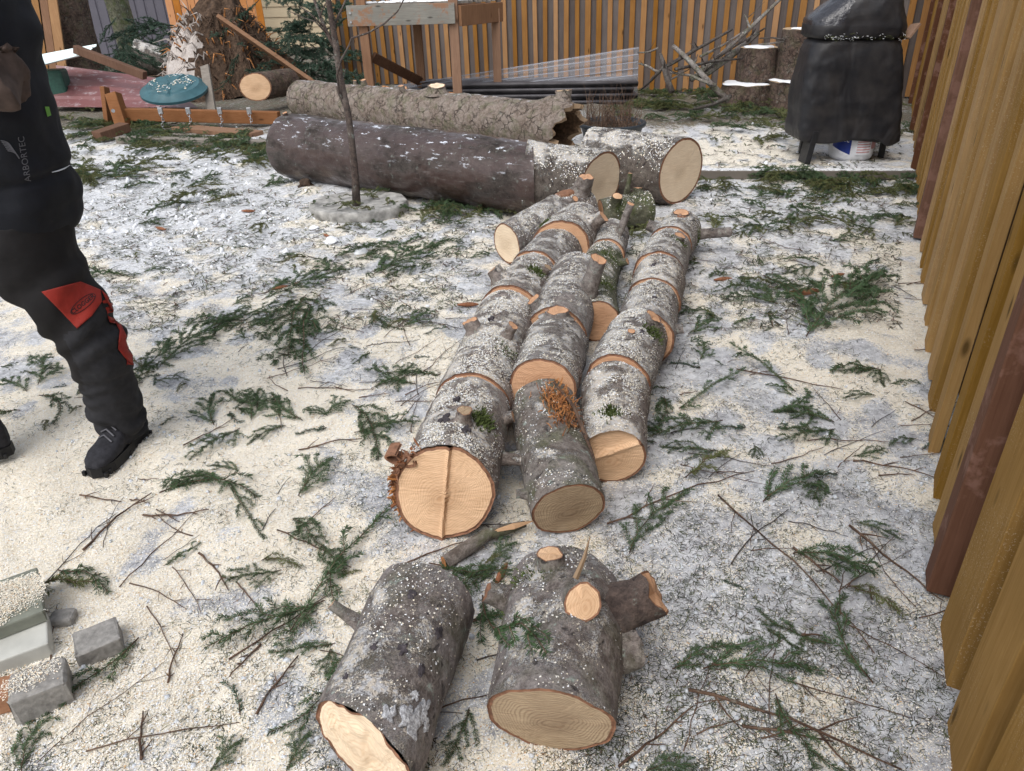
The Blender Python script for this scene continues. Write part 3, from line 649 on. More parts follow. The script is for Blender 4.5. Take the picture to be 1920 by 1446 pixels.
F2 = log('log_round', 'knobby round with several sawn branch stubs and a wide oval cut face', (1034, 1352, 244), (1046, 1092, 176), 'barkF', 'wood4', tilt=-15, side=-6, group=FG, seed=21, ns=144, cover=.2,
         knobs=((.55, 1.2, .07, .22), (.25, .6, .09, .35), (.4, 2.3, .06, .12), (.6, .15, .1, .18)))
E1 = log('log', 'long thick dark wet trunk with streaks of ice lying across the yard', (1000, 336, 134), (545, 272, 116), 'barkE', 'wood3', seed=22, side=32, ns=128, nr=150, cover=0, rough=.5)
E2 = log('log_round', 'thick sawdusted round butted against the dark wet trunk with an oval face', (1126, 345, 116), (985, 334, 137), 'barkE2', 'wood3', seed=23, side=-34, cover=.8, rough=.6)
E3 = log('log_round', 'thick round with a tall whitish cut face at the right end of the trunks', (1277, 322, 122), (1105, 303, 124), 'barkE2', 'wood3', seed=24, side=-22, cover=.8, rough=.5)
E4 = log('log', 'long pale scaly trunk with a ragged hollow end behind the dark trunk', (1066, 243, 90), (566, 187, 70), 'barkS', 'wood4', 'hollow', seed=25, ns=96, nr=150, cover=0, rough=.7,
         knobs=((.94, 1.5, .10, .25), (.55, 1.3, .1, .18)))
# stubs
stub(A1, .62, 78, .022, .035, wood='wood4'); stub(A1, .25, 20, .02, .03); stub(A1, .55, -5, .018, .07, wood='wood')
stub(A2, .50, 118, .03, .04, wood='wood2'); stub(A2, .55, 60, .02, .05, wood='wood2'); 
stub(A3, .7, 125, .035, .05); stub(A3, .35, 48, .02, .03, wood='wood4'); stub(A5, .45, 35, .035, .07)
stub(A6, .08, 70, .05, .09, wood='wood2', flare=1.3); stub(A6, .3, 50, .02, .04)
stub(B3_, .55, 40, .035, .16, wood='wood2', flare=1.5, out=(.25, -.2, 1)); stub(B2_, .03, 88, .045, .018, wood='wood2', flare=1.6); stub(B3_, .9, 130, .03, .04)
stub(B6_, .6, 55, .020, .17, out=(.35, .0, 1), wood='wood2', flare=1.2); stub(B5_, .4, 20, .02, .04); stub(B6_, .3, 120, .02, .04)
stub(C2_, .2, 62, .034, .02, wood='wood2', flare=1.6); stub(C2_, .6, 85, .014, .012); stub(C5_, .35, 62, .03, .02, wood='wood2', flare=1.4)
stub(C6_, .25, 5, .028, .17, wood='wood2', flare=1.1, out=(1, -.05, .06)); stub(C6_, .5, 160, .03, .06); stub(C6_, .3, 88, .045, .012, wood='wood2'); stub(C3_, .8, 8, .02, .03)
stub(C1_, .9, 150, .01, .02); stub(D1, .75, 60, .032, .05, wood='wood', flare=1.3); stub(D1, .45, 100, .014, .14, out=(.1, -.1, 1), wood='wood2'); stub(D1, .2, 100, .03, .03)
stub(B1_, .86, 175, .014, .03, wood='wood2'); stub(B1_, .50, 178, .016, .03, wood='wood2')
stub(F1, .30, 165, .013, .075, out=(-.75, .2, .55), wood='wood2', flare=1.8)
KN_F1 = ((.25, 85, .016), (.45, 110, .02), (.62, 100, .012), (.6, 72, .018), (.66, 48, .016), (.4, 45, .02), (.8, 118, .01), (.35, 62, .012))
stub(F2, .18, 97, .030, .03, wood='wood', flare=1.8); stub(F2, .45, 66, .040, .07, wood='wood', flare=2.0, out=(.1, -.65, .75), cutt=.0); stub(F2, .40, 24, .052, .125, wood='wood2', flare=1.45, out=(.86, .10, .42), sides=24, bark=M['barkW'])
stub(F2, .55, 2, .045, .06, wood='rot', flare=1.5, out=(1, .0, .1)); stub(F2, .28, 158, .026, .055, wood='rim', flare=1.6, out=(-.9, 0, .4))
MB().tube([onlog(F2, .42, 70)[0]+Vector((0, 0, .05)), onlog(F2, .36, 66)[0]+Vector((.01, 0, .09)), onlog(F2, .33, 66)[0]+Vector((.025, .02, .125))], [.007, .005, .001], 5).build('splinter', M['wood4'], F2['th'])
stub(E4, .58, 92, .085, .06, wood='wood3', flare=1.7); stub(E4, .975, 80, .07, .10, wood='wood4', flare=1.6); stub(E4, .47, 110, .03, .06); stub(E4, .47, 40, .028, .16, out=(-.6, -.5, .45)); stub(E4, .3, 95, .03, .06); stub(E4, .25, 85, .02, .04)
stub(E1, .02, 100, .02, .02)
for L_, u, a, r in ((C2_, .35, 48, .05), (C5_, .42, 58, .05), (B5_, .55, 60, .06), (B4_, .5, 70, .05), (A3, .45, 60, .05), (A5, .8, 135, .04), (A2, .7, 50, .045), (C6_, .4, 8, .06), (F2, .32, 85, .07), (F2, .55, 78, .05), (F2, .5, 30, .08), (F2, .15, 60, .05), (D1, .3, 85, .05), (D1, .75, 40, .04), (C1_, .75, 100, .03), (A1, .5, 55, .05), (F2, .28, 140, .06), (F2, .38, 40, .07), (F2, .45, 10, .06), (F2, .22, 95, .06)):
    moss(L_, u, a, r, 300)
# orange bare patches / torn wood
def patch(L, u, ang, ru, ra_, mat, name='bare_patch', n=22, lift=.004, irr=.45):
    ns2 = 28; V = []; off = rootof(L['th']); uv = []
    for j in range(6):
        for k in range(ns2):
            t_ = 2*math.pi*k/ns2; q = j/5*(1+irr*noise.noise(Vector((math.cos(t_)*1.8+u*7, math.sin(t_)*1.8, ang))))
            uu = min(.995, max(.005, u+ru*q*math.cos(t_)/L['L'])); p, d = onlog(L, uu, ang+math.degrees(ra_*q*math.sin(t_)/L['ra']))
            V.append(p+d*(lift+L['ra']*.025-(.012+L['ra']*.03 if j == 5 else 0)+.003*noise.noise(p*60)))
    F = [(j*ns2+k, j*ns2+(k+1) % ns2, (j+1)*ns2+(k+1) % ns2, (j+1)*ns2+k) for j in range(5) for k in range(ns2)]
    return npmesh(name, np.array([v-off for v in V]), np.array(F), M[mat], L['th'], smooth=True)
def splinters(L, u, ang, ru, ra_, n, ln, mat='torn', name='torn_wood', wd=.004):
    mb = MB()
    for _ in range(n):
        uu = min(1.02, max(.0, u+random.gauss(0, ru*.5)/L['L'])); p, d = onlog(L, uu, ang+math.degrees(random.gauss(0, ra_*.5)/L['ra']))
        dr = (L['ax']*random.choice((-1, 1))*random.uniform(.4, 1)+d*random.uniform(.05, .7)+Vector((random.gauss(0, .3), random.gauss(0, .3), random.gauss(0, .2)))).normalized()
        l = random.uniform(.3, 1)*ln; mb.tube([p-d*.004, p+dr*l*.6+d*.004, p+dr*l], [wd*random.uniform(.6, 1.6), wd, .0006], 4, mi=random.choice((0, 0, 1)))
    return mb.build(name, [M[mat], M['tornd']], L['th'])
for u, a, r in KN_F1: patch(F1, u, a, r, r*.7, 'knotd', 'knot', lift=.0005, irr=.9)
for L_, u, a, r in ((A1, .62, 100, .03), (A1, .35, 95, .018), (A1, .72, 70, .02), (A2, .4, 95, .02), (C2_, .5, 70, .02), (C5_, .55, 70, .025), (C4_, .5, 100, .018), (F2, .62, 60, .02), (C3_, .6, 80, .015)): patch(L_, u, a, r, r*.6, 'knotd', 'knot', lift=.0005, irr=1.0)
for u, a, r, q in ((.93, 40, .045, .028), (.84, 30, .022, .016), (.97, 62, .02, .014), (.80, 45, .012, .010), (.88, 20, .016, .012)): patch(F1, u, a, r, q, 'icef', 'ice_crust', lift=.003, irr=1.3)
patch(B1_, .28, 72, .085, .062, 'rot'); splinters(B1_, .28, 74, .11, .05, 480, .042, wd=.0016); splinters(B1_, .42, 66, .06, .05, 120, .035, 'rot', wd=.0016)
MB().tube([onlog(B1_, .12, 78)[0]+Vector((0, 0, .03)), onlog(B1_, .35, 52)[0]+Vector((0, 0, .03)), onlog(B1_, .55, 40)[0]+Vector((0, 0, .015)), onlog(B1_, .72, 28)[0]+Vector((0, 0, .01))], [.004, .006, .007, .003], 6).build('twig', M['barkT'], B1_['th'])
patch(E4, .56, 52, .20, .13, 'torn', irr=.8); patch(E4, .36, 66, .05, .06, 'torn'); patch(E4, .82, 30, .10, .05, 'torn'); patch(E4, .05, 60, .04, .08, 'rim')
patch(A6, .25, 95, .10, .05, 'rim'); patch(C6_, .35, 85, .06, .04, 'rim')
splinters(A1, .97, 152, .04, .08, 110, .035, 'rim', 'bark_flakes', .003); splinters(A1, .98, 192, .04, .09, 120, .035, 'torn', 'bark_flakes', .003)
c_, d_ = onlog(A1, .93, 140); mb = MB()            # curled bark ring on the near left log
pts = [c_+d_*(.012+.026*math.cos(q)-.0)+A1['sx']*(-.034*math.sin(q))*1 for q in np.linspace(-.3, 4.6, 14)]
V = []; 
for p in pts: V += [p-A1['ax']*.03, p+A1['ax']*.035]
pts2 = [p+(p-c_).normalized()*.007 for p in pts]
for p in pts2: V += [p-A1['ax']*.03, p+A1['ax']*.035]
F = [(2*i, 2*i+2, 2*i+3, 2*i+1) for i in range(13)]+[(28+2*i, 28+2*i+1, 28+2*i+3, 28+2*i+2) for i in range(13)]+[(2*i+1, 2*i+3, 28+2*i+3, 28+2*i+1) for i in range(13)]
MB().add(V, F).build('bark_curl', M['rim'], A1['th'])
# crusty ice and frost on the near left log
# stick between the near rounds and the rows
a, b = G(836, 1062, .02), G(985, 996, .03)
st = thing('broken_stick', (a+b)/2, 'thick broken stick lying between the near rounds and the rows', 'stick')
m_ = a.lerp(b, .5)+Vector((0, .02, .012))
MB().tube([a, a.lerp(m_, .5), m_, m_.lerp(b, .5), b], [.021, .020, .019, .017, .010], 12, rough=.08).build('bark', M['barkM'], st, smooth=True)
MB().tube([m_.lerp(b, .2)+Vector((0, -.008, .012)), m_.lerp(b, .7)+Vector((0, -.016, .016)), b+Vector((.03, 0, .012))], [.004, .010, .001], 5).build('bare_wood', M['wood'], st)
MB().tube([a+Vector((-.004, 0, 0)), a+Vector((-.006, -.001, 0))], .018, 10).build('cut_end', M['torn'], st)

# ================================================================ LOFTED SHAPES
def loft(rings, closed_top=True, n=None, name='x', mat=None, parent=None, wr=0, wsc=8, mi=None, smooth=True):
    n = len(rings[0]); vs = []
    for r in rings: vs += [Vector(p) for p in r]
    if wr:
        cs = [sum((Vector(p) for p in r), Vector())/n for r in rings]
        for i in range(len(rings)):
            for k in range(n):
                v = vs[i*n+k]; d = (v-cs[i]); 
                if d.length > 1e-5: vs[i*n+k] = v+d.normalized()*wr*noise.fractal(Vector((v.x*wsc, v.y*wsc, v.z*wsc*1.4)), .6, 2.1, 4)
    fs = [(i*n+k, i*n+(k+1) % n, (i+1)*n+(k+1) % n, (i+1)*n+k) for i in range(len(rings)-1) for k in range(n)]
    fs += [tuple(range(n-1, -1, -1)), tuple((len(rings)-1)*n+k for k in range(n))]
    mb = MB().add(vs, fs)
    if mi: mb.m = mi(vs, fs)
    return mb.build(name, mat, parent, smooth=smooth) if name else mb
def srect(c, hx, hy, z, e=4.0, n=96, rz=0, slope=0):
    out = []
    for k in range(n):
        a = 2*math.pi*k/n; ca, sa_ = math.cos(a), math.sin(a)
        x = hx*math.copysign(abs(ca)**(2/e), ca); y = hy*math.copysign(abs(sa_)**(2/e), sa_)
        xx = x*math.cos(rz)-y*math.sin(rz); yy = x*math.sin(rz)+y*math.cos(rz)
        out.append(Vector((c[0]+xx, c[1]+yy, z+slope*x)))
    return out
def lerp(a, b, t): return a+(b-a)*t

# ================================================================ COVERED GRILL
Yg = 6.2; gc = PY(1608, 250, Yg); rg = -.06
gr = thing('covered_grill', (gc.x, Yg+.25, 0), 'barbecue grill under a black cloth cover standing by the right fence', 'grill')
def gx_(px, z, Y=Yg):
    lo = PY(px, 723-FPX*math.tan(R_(29.2)-math.atan((CAMH-z)/Y)), Y); return lo.x
rings = []
prof = [(.15, 1504, 1690, .24, 7), (.155, 1502, 1692, .255, 7), (.20, 1503, 1693, .255, 8), (.40, 1508, 1697, .25, 8), (.60, 1515, 1701, .245, 7), (.76, 1523, 1704, .24, 6), (.85, 1530, 1705, .235, 5), (.91, 1538, 1703, .225, 4.5), (.955, 1552, 1698, .20, 3.5), (.985, 1566, 1686, .15, 2.8), (.99, 1600, 1650, .05, 2)]
pp = []
for a, b in zip(prof[:-1], prof[1:]):
    m = max(1, int(abs(b[0]-a[0])/.02))
    for k in range(m): pp.append(tuple(lerp(a[i], b[i], k/m) for i in range(5)))
pp.append(prof[-1])
for z, l, r, hy, e in pp:
    x0, x1 = gx_(l, z), gx_(r, z); sag = 0
    rings.append([Vector((p.x, p.y, p.z+.03*math.exp(-((z-.16)/.05)**2)+(.05*math.exp(-((p.x-(x0+x1)/2-.28)/.07)**2)*-.9 if z < .19 and p.y < Yg+.1 else 0)+(0.02*math.sin(p.x*9) if z < .19 else 0))) for p in srect(((x0+x1)/2, Yg+.27), (x1-x0)/2, hy, z, e, 120, rg)])
loft(rings, name='cover_body', mat=M['cover'], parent=gr, wr=.013, wsc=3.2)
rings = []
prof = [(.955, 1560, 1696, .20, 3.5), (.94, 1540, 1706, .235, 4), (.96, 1533, 1712, .25, 4), (1.02, 1533, 1714, .255, 4), (1.08, 1536, 1714, .25, 3.6), (1.14, 1556, 1713, .24, 3.2), (1.20, 1578, 1712, .225, 3), (1.26, 1594, 1709, .20, 2.8), (1.31, 1606, 1703, .16, 2.5), (1.335, 1625, 1690, .09, 2.2), (1.34, 1650, 1670, .03, 2)]
pp = []
for a, b in zip(prof[:-1], prof[1:]):
    m = max(1, int(abs(b[0]-a[0])/.018))
    for k in range(m): pp.append(tuple(lerp(a[i], b[i], k/m) for i in range(5)))
pp.append(prof[-1])
for z, l, r, hy, e in pp:
    x0, x1 = gx_(l, z), gx_(r, z); rings.append(srect(((x0+x1)/2, Yg+.27), (x1-x0)/2, hy, z, e, 120, rg))
lid = loft(rings, name=None, wr=.014, wsc=4)
lid.m = [1 if (sum((Vector(lid.v[i]) for i in f), Vector())/len(f)).x < gx_(1588, 1.1)+( (sum(lid.v[i][2] for i in f)/len(f))-1.1)*.55 and sum(lid.v[i][2] for i in f)/len(f) > 1.03 else 0 for f in lid.f]
lid.build('cover_lid', [M['cover'], M['coverT']], gr, smooth=True)
xl = gx_(1520, .1)
MB().beam((xl-.015, Yg+.10, .0), (xl+.02, Yg+.11, .26), .045, .16, up=Vector((0, 1, 0))).build('side_leg', M['blackp'], gr)
for px, dy in ((1540, .46), (1672, .46), (1672, .2)): MB().beam((gx_(px, .1), Yg+dy, .0), (gx_(px, .1), Yg+dy, .28), .04, .04, up=Vector((0, 1, 0))).build('side_leg', M['blackp'], gr)
MB().beam((gx_(1702, .9), Yg+.1, .93), (gx_(1720, .9), Yg+.12, 1.03), .02, .12, up=Vector((0, 1, 0))).build('shelf_bracket', M['brownb'], gr)
mb = MB()                                # litter of needles and frost on the cover's front ledge
for _ in range(420):
    x = gx_(random.uniform(1548, 1698), .95); z = .955+random.gauss(0, .012); y = Yg+.02+random.uniform(0, .05)
    a = random.uniform(0, 3.14); l = random.uniform(.006, .016); mb.add([(x, y-.01, z), (x+l*math.cos(a), y-.012, z+l*math.sin(a)*.6), (x+l*math.cos(a), y-.012, z+l*math.sin(a)*.6+.002), (x, y-.01, z+.003)], [(0, 1, 2, 3)], random.choice((0, 1)))
tag(mb.build('needle_dusting', [M['snow'], M['needleY']], gr), kind='stuff')
# bucket
bc = P(1608, 310, 0); bc = Vector((gx_(1611, .1)+.02, 6.44, 0)); rb_ = .178
bu = thing('bucket', bc, 'white plastic tub with a blue and pink label under the covered grill', 'bucket')
prof = [(.0, .80), (.006, .90), (.03, .985), (.06, 1), (.235, 1.03), (.24, 1.03), (.241, .95)]
loft([[bc+Vector((math.cos(2*math.pi*k/48)*rb_*r, math.sin(2*math.pi*k/48)*rb_*r, z)) for k in range(48)] for z, r in prof], name='tub', mat=M['white'], parent=bu)
def arcpanel(a0, a1, z0, z1, mat, name, parent, rr=rb_*1.03, wave=0):
    n = 24; V = []
    for k in range(n+1):
        a = R_(lerp(a0, a1, k/n)); zz0 = z0+wave*(k/n)
        for z in (zz0, z1): V.append(bc+Vector((math.cos(a)*rr, math.sin(a)*rr, z)))
    return MB().add(V, [(2*k, 2*k+2, 2*k+3, 2*k+1) for k in range(n)]).build(name, mat, parent)
arcpanel(193, 245, .115, .234, M['blue'], 'blue_label', bu, rb_*1.035, -.055)
arcpanel(193, 240, .095, .112, M['logow'], 'label_strip', bu, rb_*1.034, -.05)
lb = arcpanel(256, 300, .06, .234, M['logow'], 'white_label', bu, rb_*1.034)
for k in range(7): arcpanel(260, 297, .075+k*.021, .085+k*.021, M['pink'], 'print_line', lb, rb_*1.037)
arcpanel(301, 340, .10, .234, M['pink'], 'pink_label', bu, rb_*1.034)
def text_mesh(body, size, bold=0.0):
    cu = bpy.data.curves.new('lettering', 'FONT'); cu.body = body; cu.size = size; cu.offset = bold; cu.align_x = 'CENTER'; cu.align_y = 'CENTER'
    cu.resolution_u = 3; ob = bpy.data.objects.new('lettering', cu); COL.objects.link(ob)
    me = bpy.data.meshes.new_from_object(ob.evaluated_get(bpy.context.evaluated_depsgraph_get()))
    bpy.data.objects.remove(ob); return me
def wrap_text(body, size, fmap, name, mat, parent, bold=0):
    me = text_mesh(body, size, bold); bm = bmesh.new(); bm.from_mesh(me)
    for _ in range(2): bmesh.ops.subdivide_edges(bm, edges=[e for e in bm.edges if e.calc_length() > size*.2], cuts=1)
    off = rootof(parent)
    for v in bm.verts: v.co = fmap(v.co.x, v.co.y)-off
    me2 = bpy.data.meshes.new(name); bm.to_mesh(me2); bm.free(); me2.materials.clear(); me2.materials.append(mat)
    o = bpy.data.objects.new(name, me2); COL.objects.link(o); o.parent = parent; return o
def onb(a0, z0, rr=rb_*1.042, sh=-.15):
    return lambda x, y: bc+Vector((math.cos(R_(a0)+x/rr)*rr, math.sin(R_(a0)+x/rr)*rr, z0+y+sh*x))
wrap_text('ast', .07, onb(226, .185), 'lettering', M['logow'], bu, .001)
wrap_text('F', .075, onb(206, .195), 'lettering', M['redp'], bu, .001)
wrap_text('cleaner', .03, onb(215, .145), 'lettering', M['logow'], bu) if 0 else None

# ================================================================ BORDER TIMBERS, POT, STUMPS
def timber(px0, py0, px1, py1, w_, h_, mat, label, name='border_timber'):
    a, b = P(px0, py0, h_/2), P(px1, py1, h_/2); o = MB().beam(a, b, w_, h_, bev=.008)
    th = o.build(name, M[mat]); return tag(th, label, 'timber')
timber(1240, 326, 1712, 326, .09, .07, 'snoww', 'long snow dusted border timber on the ground in front of the covered grill')
timber(222, 262, 515, 270, .09, .07, 'oldw', 'grey landscape timber on the ground left of the dark trunk')
timber(335, 240, 482, 252, .20, .05, 'brownb', 'loose flat board lying under the swing beam')
pc = P(1146, 262, .0); 
pt = thing('plant_pot', pc, 'wide black tub planter full of dead stems behind the trunks', 'planter')
rp = .31
loft([[pc+Vector((math.cos(2*math.pi*k/64)*r, math.sin(2*math.pi*k/64)*r, z)) for k in range(64)] for z, r in ((0, rp*.8), (.01, rp*.85), (.13, rp*.97), (.135, rp*1.05), (.165, rp*1.06), (.17, rp*1.03), (.165, rp*.96), (.11, rp*.93))], name='tub', mat=M['potm'], parent=pt)
MB().tube([pc+Vector((0, 0, .10)), pc+Vector((0, 0, .13))], rp*.92, 40).build('soil', M['soil'], pt)
mb = MB()
for k in range(150):
    a = random.uniform(0, 6.28); r = rp*math.sqrt(random.random())*.9; p = pc+Vector((math.cos(a)*r, math.sin(a)*r, .12)); h = random.uniform(.08, .38)
    q = p+Vector((random.gauss(0, .03), random.gauss(0, .03), h*.5)); mb.tube([p, q, q+Vector((random.gauss(0, .05), random.gauss(0, .04), h*.5))], [.0035, .003, .0015], 4)
tag(mb.build('dead_stems', M['barkT'], pt), kind='stuff')
def stump(px, py, wpx, Y, z0, h, label, snowcap=.6, seed=0, lean=(0, 0), red=False):
    c = PY(px, py, Y); c = Vector((c.x, Y, z0)); r = wpx*Y*1.12/(2*FPX)*.95
    th = thing('stump_round', c, label, 'log'); n = 64; V = []; nr = 24
    for i in range(nr+1):
        u = i/nr
        for k in range(n):
            a = 2*math.pi*k/n; rr = r*(1.06-.1*u+.05*noise.noise(Vector((math.cos(a)*2+seed, math.sin(a)*2, u)))+.035*noise.noise(Vector((math.cos(a)*9, math.sin(a)*9+seed, u*3)))+.03*abs(noise.noise(Vector((a*6, u*1.2, seed)))))
            V.append(c+Vector((math.cos(a)*rr+lean[0]*u, math.sin(a)*rr+lean[1]*u, u*h+.012*noise.noise(Vector((math.cos(a)*2, math.sin(a)*2, seed+u))))))
    MB().add(V, [(i*n+k, i*n+(k+1) % n, (i+1)*n+(k+1) % n, (i+1)*n+k) for i in range(nr) for k in range(n)]).build('bark', M['barkB'], th, smooth=True)
    top = V[nr*n:]; cc = sum(top, Vector())/n; W = []; uv = []
    for q in (0, .3, .6, .85, .95, 1):
        for p in top: W.append(cc+(p-cc)*q); uv.append(((p-cc).x*q, (p-cc).y*q))
    mb = MB().add(W, [(j*n+k, j*n+(k+1) % n, (j+1)*n+(k+1) % n, (j+1)*n+k) for j in range(5) for k in range(n)], 0, uv); mb.build('cut_face', M['wood4'], th)
    if snowcap:
        S = []; 
        for j, (q, zz) in enumerate(((0, .014), (.5, .015), (.8, .013), (.95, .008), (1.0, .001))):
            for k in range(n):
                a = 2*math.pi*k/n; f_ = snowcap*(1+.30*noise.noise(Vector((math.cos(a)*1.6+seed, math.sin(a)*1.6, 2)))); S.append(cc+(top[k]-cc)*q*f_+Vector((-(1-snowcap)*r*.5, -(1-snowcap)*r*.3, zz*(1+.3*noise.noise(Vector((k, j, seed))))+.002)))
        MB().add(S, [(j*n+k, j*n+(k+1) % n, (j+1)*n+(k+1) % n, (j+1)*n+k) for j in range(4) for k in range(n)]).build('snow_cap', M['snow'], th, smooth=True)
    return th
stump(1400, 160, 82, 9.35, 0, .24, 'low dark stump round with snow under the narrower snow topped one', .9, 1)
stump(1420, 120, 60, 9.45, .26, .36, 'snow topped stump round standing on the low left one', .82, 2)
stump(1484, 160, 76, 9.2, 0, .28, 'low stump round beneath the tallest one next to the grill cover', .9, 3)
stump(1501, 110, 70, 9.3, .295, .52, 'tallest upright bark covered stump round beside the grill cover', .35, 4)

# ================================================================ CLEAR SHEETS AND DARK PANELS AGAINST THE BACK FENCE
def corr(a, b, c_, d, n, amp, mat, name, label, cat, nrm, solid=.0):
    """corrugated sheet between corners a,b (bottom) c_,d (top)"""
    V = []; m = 12; nrm = Vector(nrm).normalized()
    for j in range(n*8+1):
        v = j/(n*8); off = nrm*amp*math.sin(v*n*2*math.pi)
        for i in range(m+1):
            u = i/m; V.append(a.lerp(b, u).lerp(c_.lerp(d, u), v)+off+Vector((0, 0, .004*math.sin(u*5+v*3))))
    F = [(j*(m+1)+i, j*(m+1)+i+1, (j+1)*(m+1)+i+1, (j+1)*(m+1)+i) for j in range(n*8) for i in range(m)]
    o = MB().add(V, F).build(name, mat, smooth=True); sm = o.modifiers.new('s', 'SOLIDIFY'); sm.thickness = .003
    return tag(o, label, cat)
corr(PY(735, 186, 9.95), PY(1196, 176, 9.75), PY(740, 160, 10.3), PY(1198, 88, 10.15), 5, .016, M['clear'], 'clear_corrugated_sheet', 'transparent corrugated plastic sheet leaning on the back fence behind the platform', 'plastic sheet', (0, 1, -.3))
_cs = bpy.data.objects['clear_corrugated_sheet']
for (x0, y0, x1, y1) in ((740, 162, 1197, 90), (738, 168, 1197, 102), (800, 168, 1196, 116), (850, 172, 1196, 128), (900, 176, 1196, 140)):
    MB().tube([PY(x0, y0, 10.05), PY(x1, y1, 9.95)], .0055, 6).build('ridge', M['clearR'], _cs)
for k, (p0, p1, zz) in enumerate((((735, 170), (1192, 184), .02), ((760, 166), (1196, 178), .09), ((745, 164), (1188, 170), .155), ((790, 160), (1197, 160), .215))):
    a = PY(p0[0], p0[1], 9.75+.04*k); b = PY(p1[0], p1[1], 9.6+.05*k); a.z = zz+.02; b.z = zz
    V = []; n_ = 60; dpt = .55
    for j in range(n_+1):
        v = j/n_
        for u in (0, .25, .5, .75, 1): q = a.lerp(b, u); V.append(q+Vector((0, v*dpt, .012*math.sin(v*34)+.015)))
    o = MB().add(V, [(j*5+i, j*5+i+1, (j+1)*5+i+1, (j+1)*5+i) for j in range(n_) for i in range(4)]).build('dark_corrugated_panel', M['panelD'] if 'panelD' in M else M['blackp'], smooth=True)
    sm = o.modifiers.new('s', 'SOLIDIFY'); sm.thickness = .045
    tag(o, ['lowest dark panel of the flat stack under the clear sheet', 'second lowest dark panel in the stack along the back fence', 'dark panel second from the top of the stack by the fence', 'topmost dark panel of the stack beneath the clear sheet'][k], 'panel', 'dark corrugated panels stacked by the fence')

# ================================================================ BRUSH PILE
def off_(cx, cy, sc): return lambda x, y: (cx+x/sc, cy+y/sc)
o6 = off_(1200, 0, 5.333)
BR_ = [((1470, -8), (1355, 100), (1296, 150), 8, 9.5, 'long branch leaning up against the back fence'), ((1373, 55), (1310, 90), (1250, 124), 6, 9.2, 'straight branch slanting up to a dark knot at the fence'),
       ((1262, 86), (1300, 122), (1366, 190), 10, 8.9, 'stout cut branch crossing down through the brush pile'), ((1238, 102), (1246, 130), (1260, 172), 10, 8.8, 'short upright stub with a pale cut top in the brush pile'),
       ((1421, 62), (1370, 105), (1310, 146), 13, 9.6, 'thickest mossy limb at the back of the brush pile'), ((1392, 110), (1330, 116), (1266, 130), 5, 9.1, 'nearly level branch pointing right toward the stump rounds'),
       ((1198, 119), (1218, 126), (1238, 136), 4, 9.2, 'thin pale branch sticking out of the left side of the brush pile'), ((1202, 168), (1222, 150), (1246, 124), 5, 9.0, 'curved branch at the left foot of the brush pile'),
       ((1256, 136), (1295, 142), (1342, 160), 5, 8.9, 'low bent branch across the front of the brush pile'), ((1436, 52), (1380, 85), (1340, 110), 4, 9.5, 'slender branch behind the thick mossy limb'),
       ((1400, 55), (1355, 85), (1313, 106), 4, 9.4, 'thin dark branch in the upper part of the brush pile'), ((1425, 72), (1450, 71), (1472, 74), 3, 9.3, 'thin twig reaching right to the tall stump round'),
       ((1415, 84), (1440, 82), (1470, 77), 3, 9.35, 'lower thin twig reaching right behind the snow topped stump'), ((1560, 0), (1535, 40), (1508, 64), 4, 9.6, 'dark twig leaning on the fence above the tallest stump'),
       ((1396, 28), (1402, 42), (1408, 54), 4, 9.4, 'short forked twig with a pale tip'), ((1300, 205), (1340, 195), (1370, 180), 7, 8.5, 'branch lying flat in front of the brush pile'), ((1196, 99), (1215, 98), (1234, 90), 3, 9.5, 'small twig with a dark tip left of the pile')]
for k, (a, m_, b, wpx, Y, lab) in enumerate(BR_):
    pts = [PY(a[0], a[1], Y+.25), PY((a[0]+m_[0])/2+1, (a[1]+m_[1])/2, Y+.15), PY(*m_, Y), PY((b[0]+m_[0])/2-1, (b[1]+m_[1])/2+1, Y-.1), PY(*b, Y-.2)]
    for p in pts: p.z = max(p.z, .02)
    r = wpx*Y*1.1/(2*FPX); th = thing('branch', pts[-1], lab, 'branch', 'branches in the brush pile')
    MB().tube(pts, [r*.6, r*.75, r*.85, r*.95, r], 10, rough=.06).build('bark', M['barkTg'] if k % 2 else M['barkM'], th, smooth=True)
    mb = MB()
    for q in range(random.randint(1, 3)):
        i = random.randint(1, 3); dr = Vector((random.gauss(0, 1), random.gauss(0, .6), random.uniform(.1, 1))).normalized()*random.uniform(.08, .25)
        mb = MB().tube([pts[i], pts[i]+dr*.5, pts[i]+dr+Vector((0, 0, .02))], [r*.4, r*.28, r*.12], 6); mb.build('side_twig', M['barkTg'], th)

# ================================================================ UPROOTED STUMP, BOARDS AND WRECKED SWING AT LEFT
Yr = 11.6
base = [PY(348, 150, Yr-.1), PY(398, 170, Yr-.5), PY(460, 160, Yr-.6), PY(550, 158, Yr), PY(520, 150, Yr+.8), PY(400, 140, Yr+.9)]
ct = PY(440, 160, Yr); ct.z = 0; apex = PY(412, -22, Yr+.1)
rt_ = thing('uprooted_stump', ct, 'broken jagged tree stump with torn white wood and dark shredded roots', 'stump')
n = 72; nr = 40; V = []; mi = []
for i in range(nr+1):
    u = i/nr; c = ct.lerp(apex, u); c.x += -.10*math.sin(u*3.14); hw = (PY(560, 150, Yr).x-PY(342, 150, Yr).x)/2*(1-u)**.8+.13
    for k in range(n):
        a = 2*math.pi*k/n; q = Vector((math.cos(a)*1.3, math.sin(a)*1.3, u*1.2))
        rr = hw*(1+.34*noise.noise(q*1.5)+.22*noise.noise(Vector((math.cos(a)*8, math.sin(a)*8, u*2)))+.06*noise.noise(Vector((math.cos(a)*25, math.sin(a)*25, u*5))))
        V.append(Vector((c.x+math.cos(a)*rr, c.y+math.sin(a)*rr*.75, max(0, c.z+.10*noise.noise(q*4)*(u < .98)))))
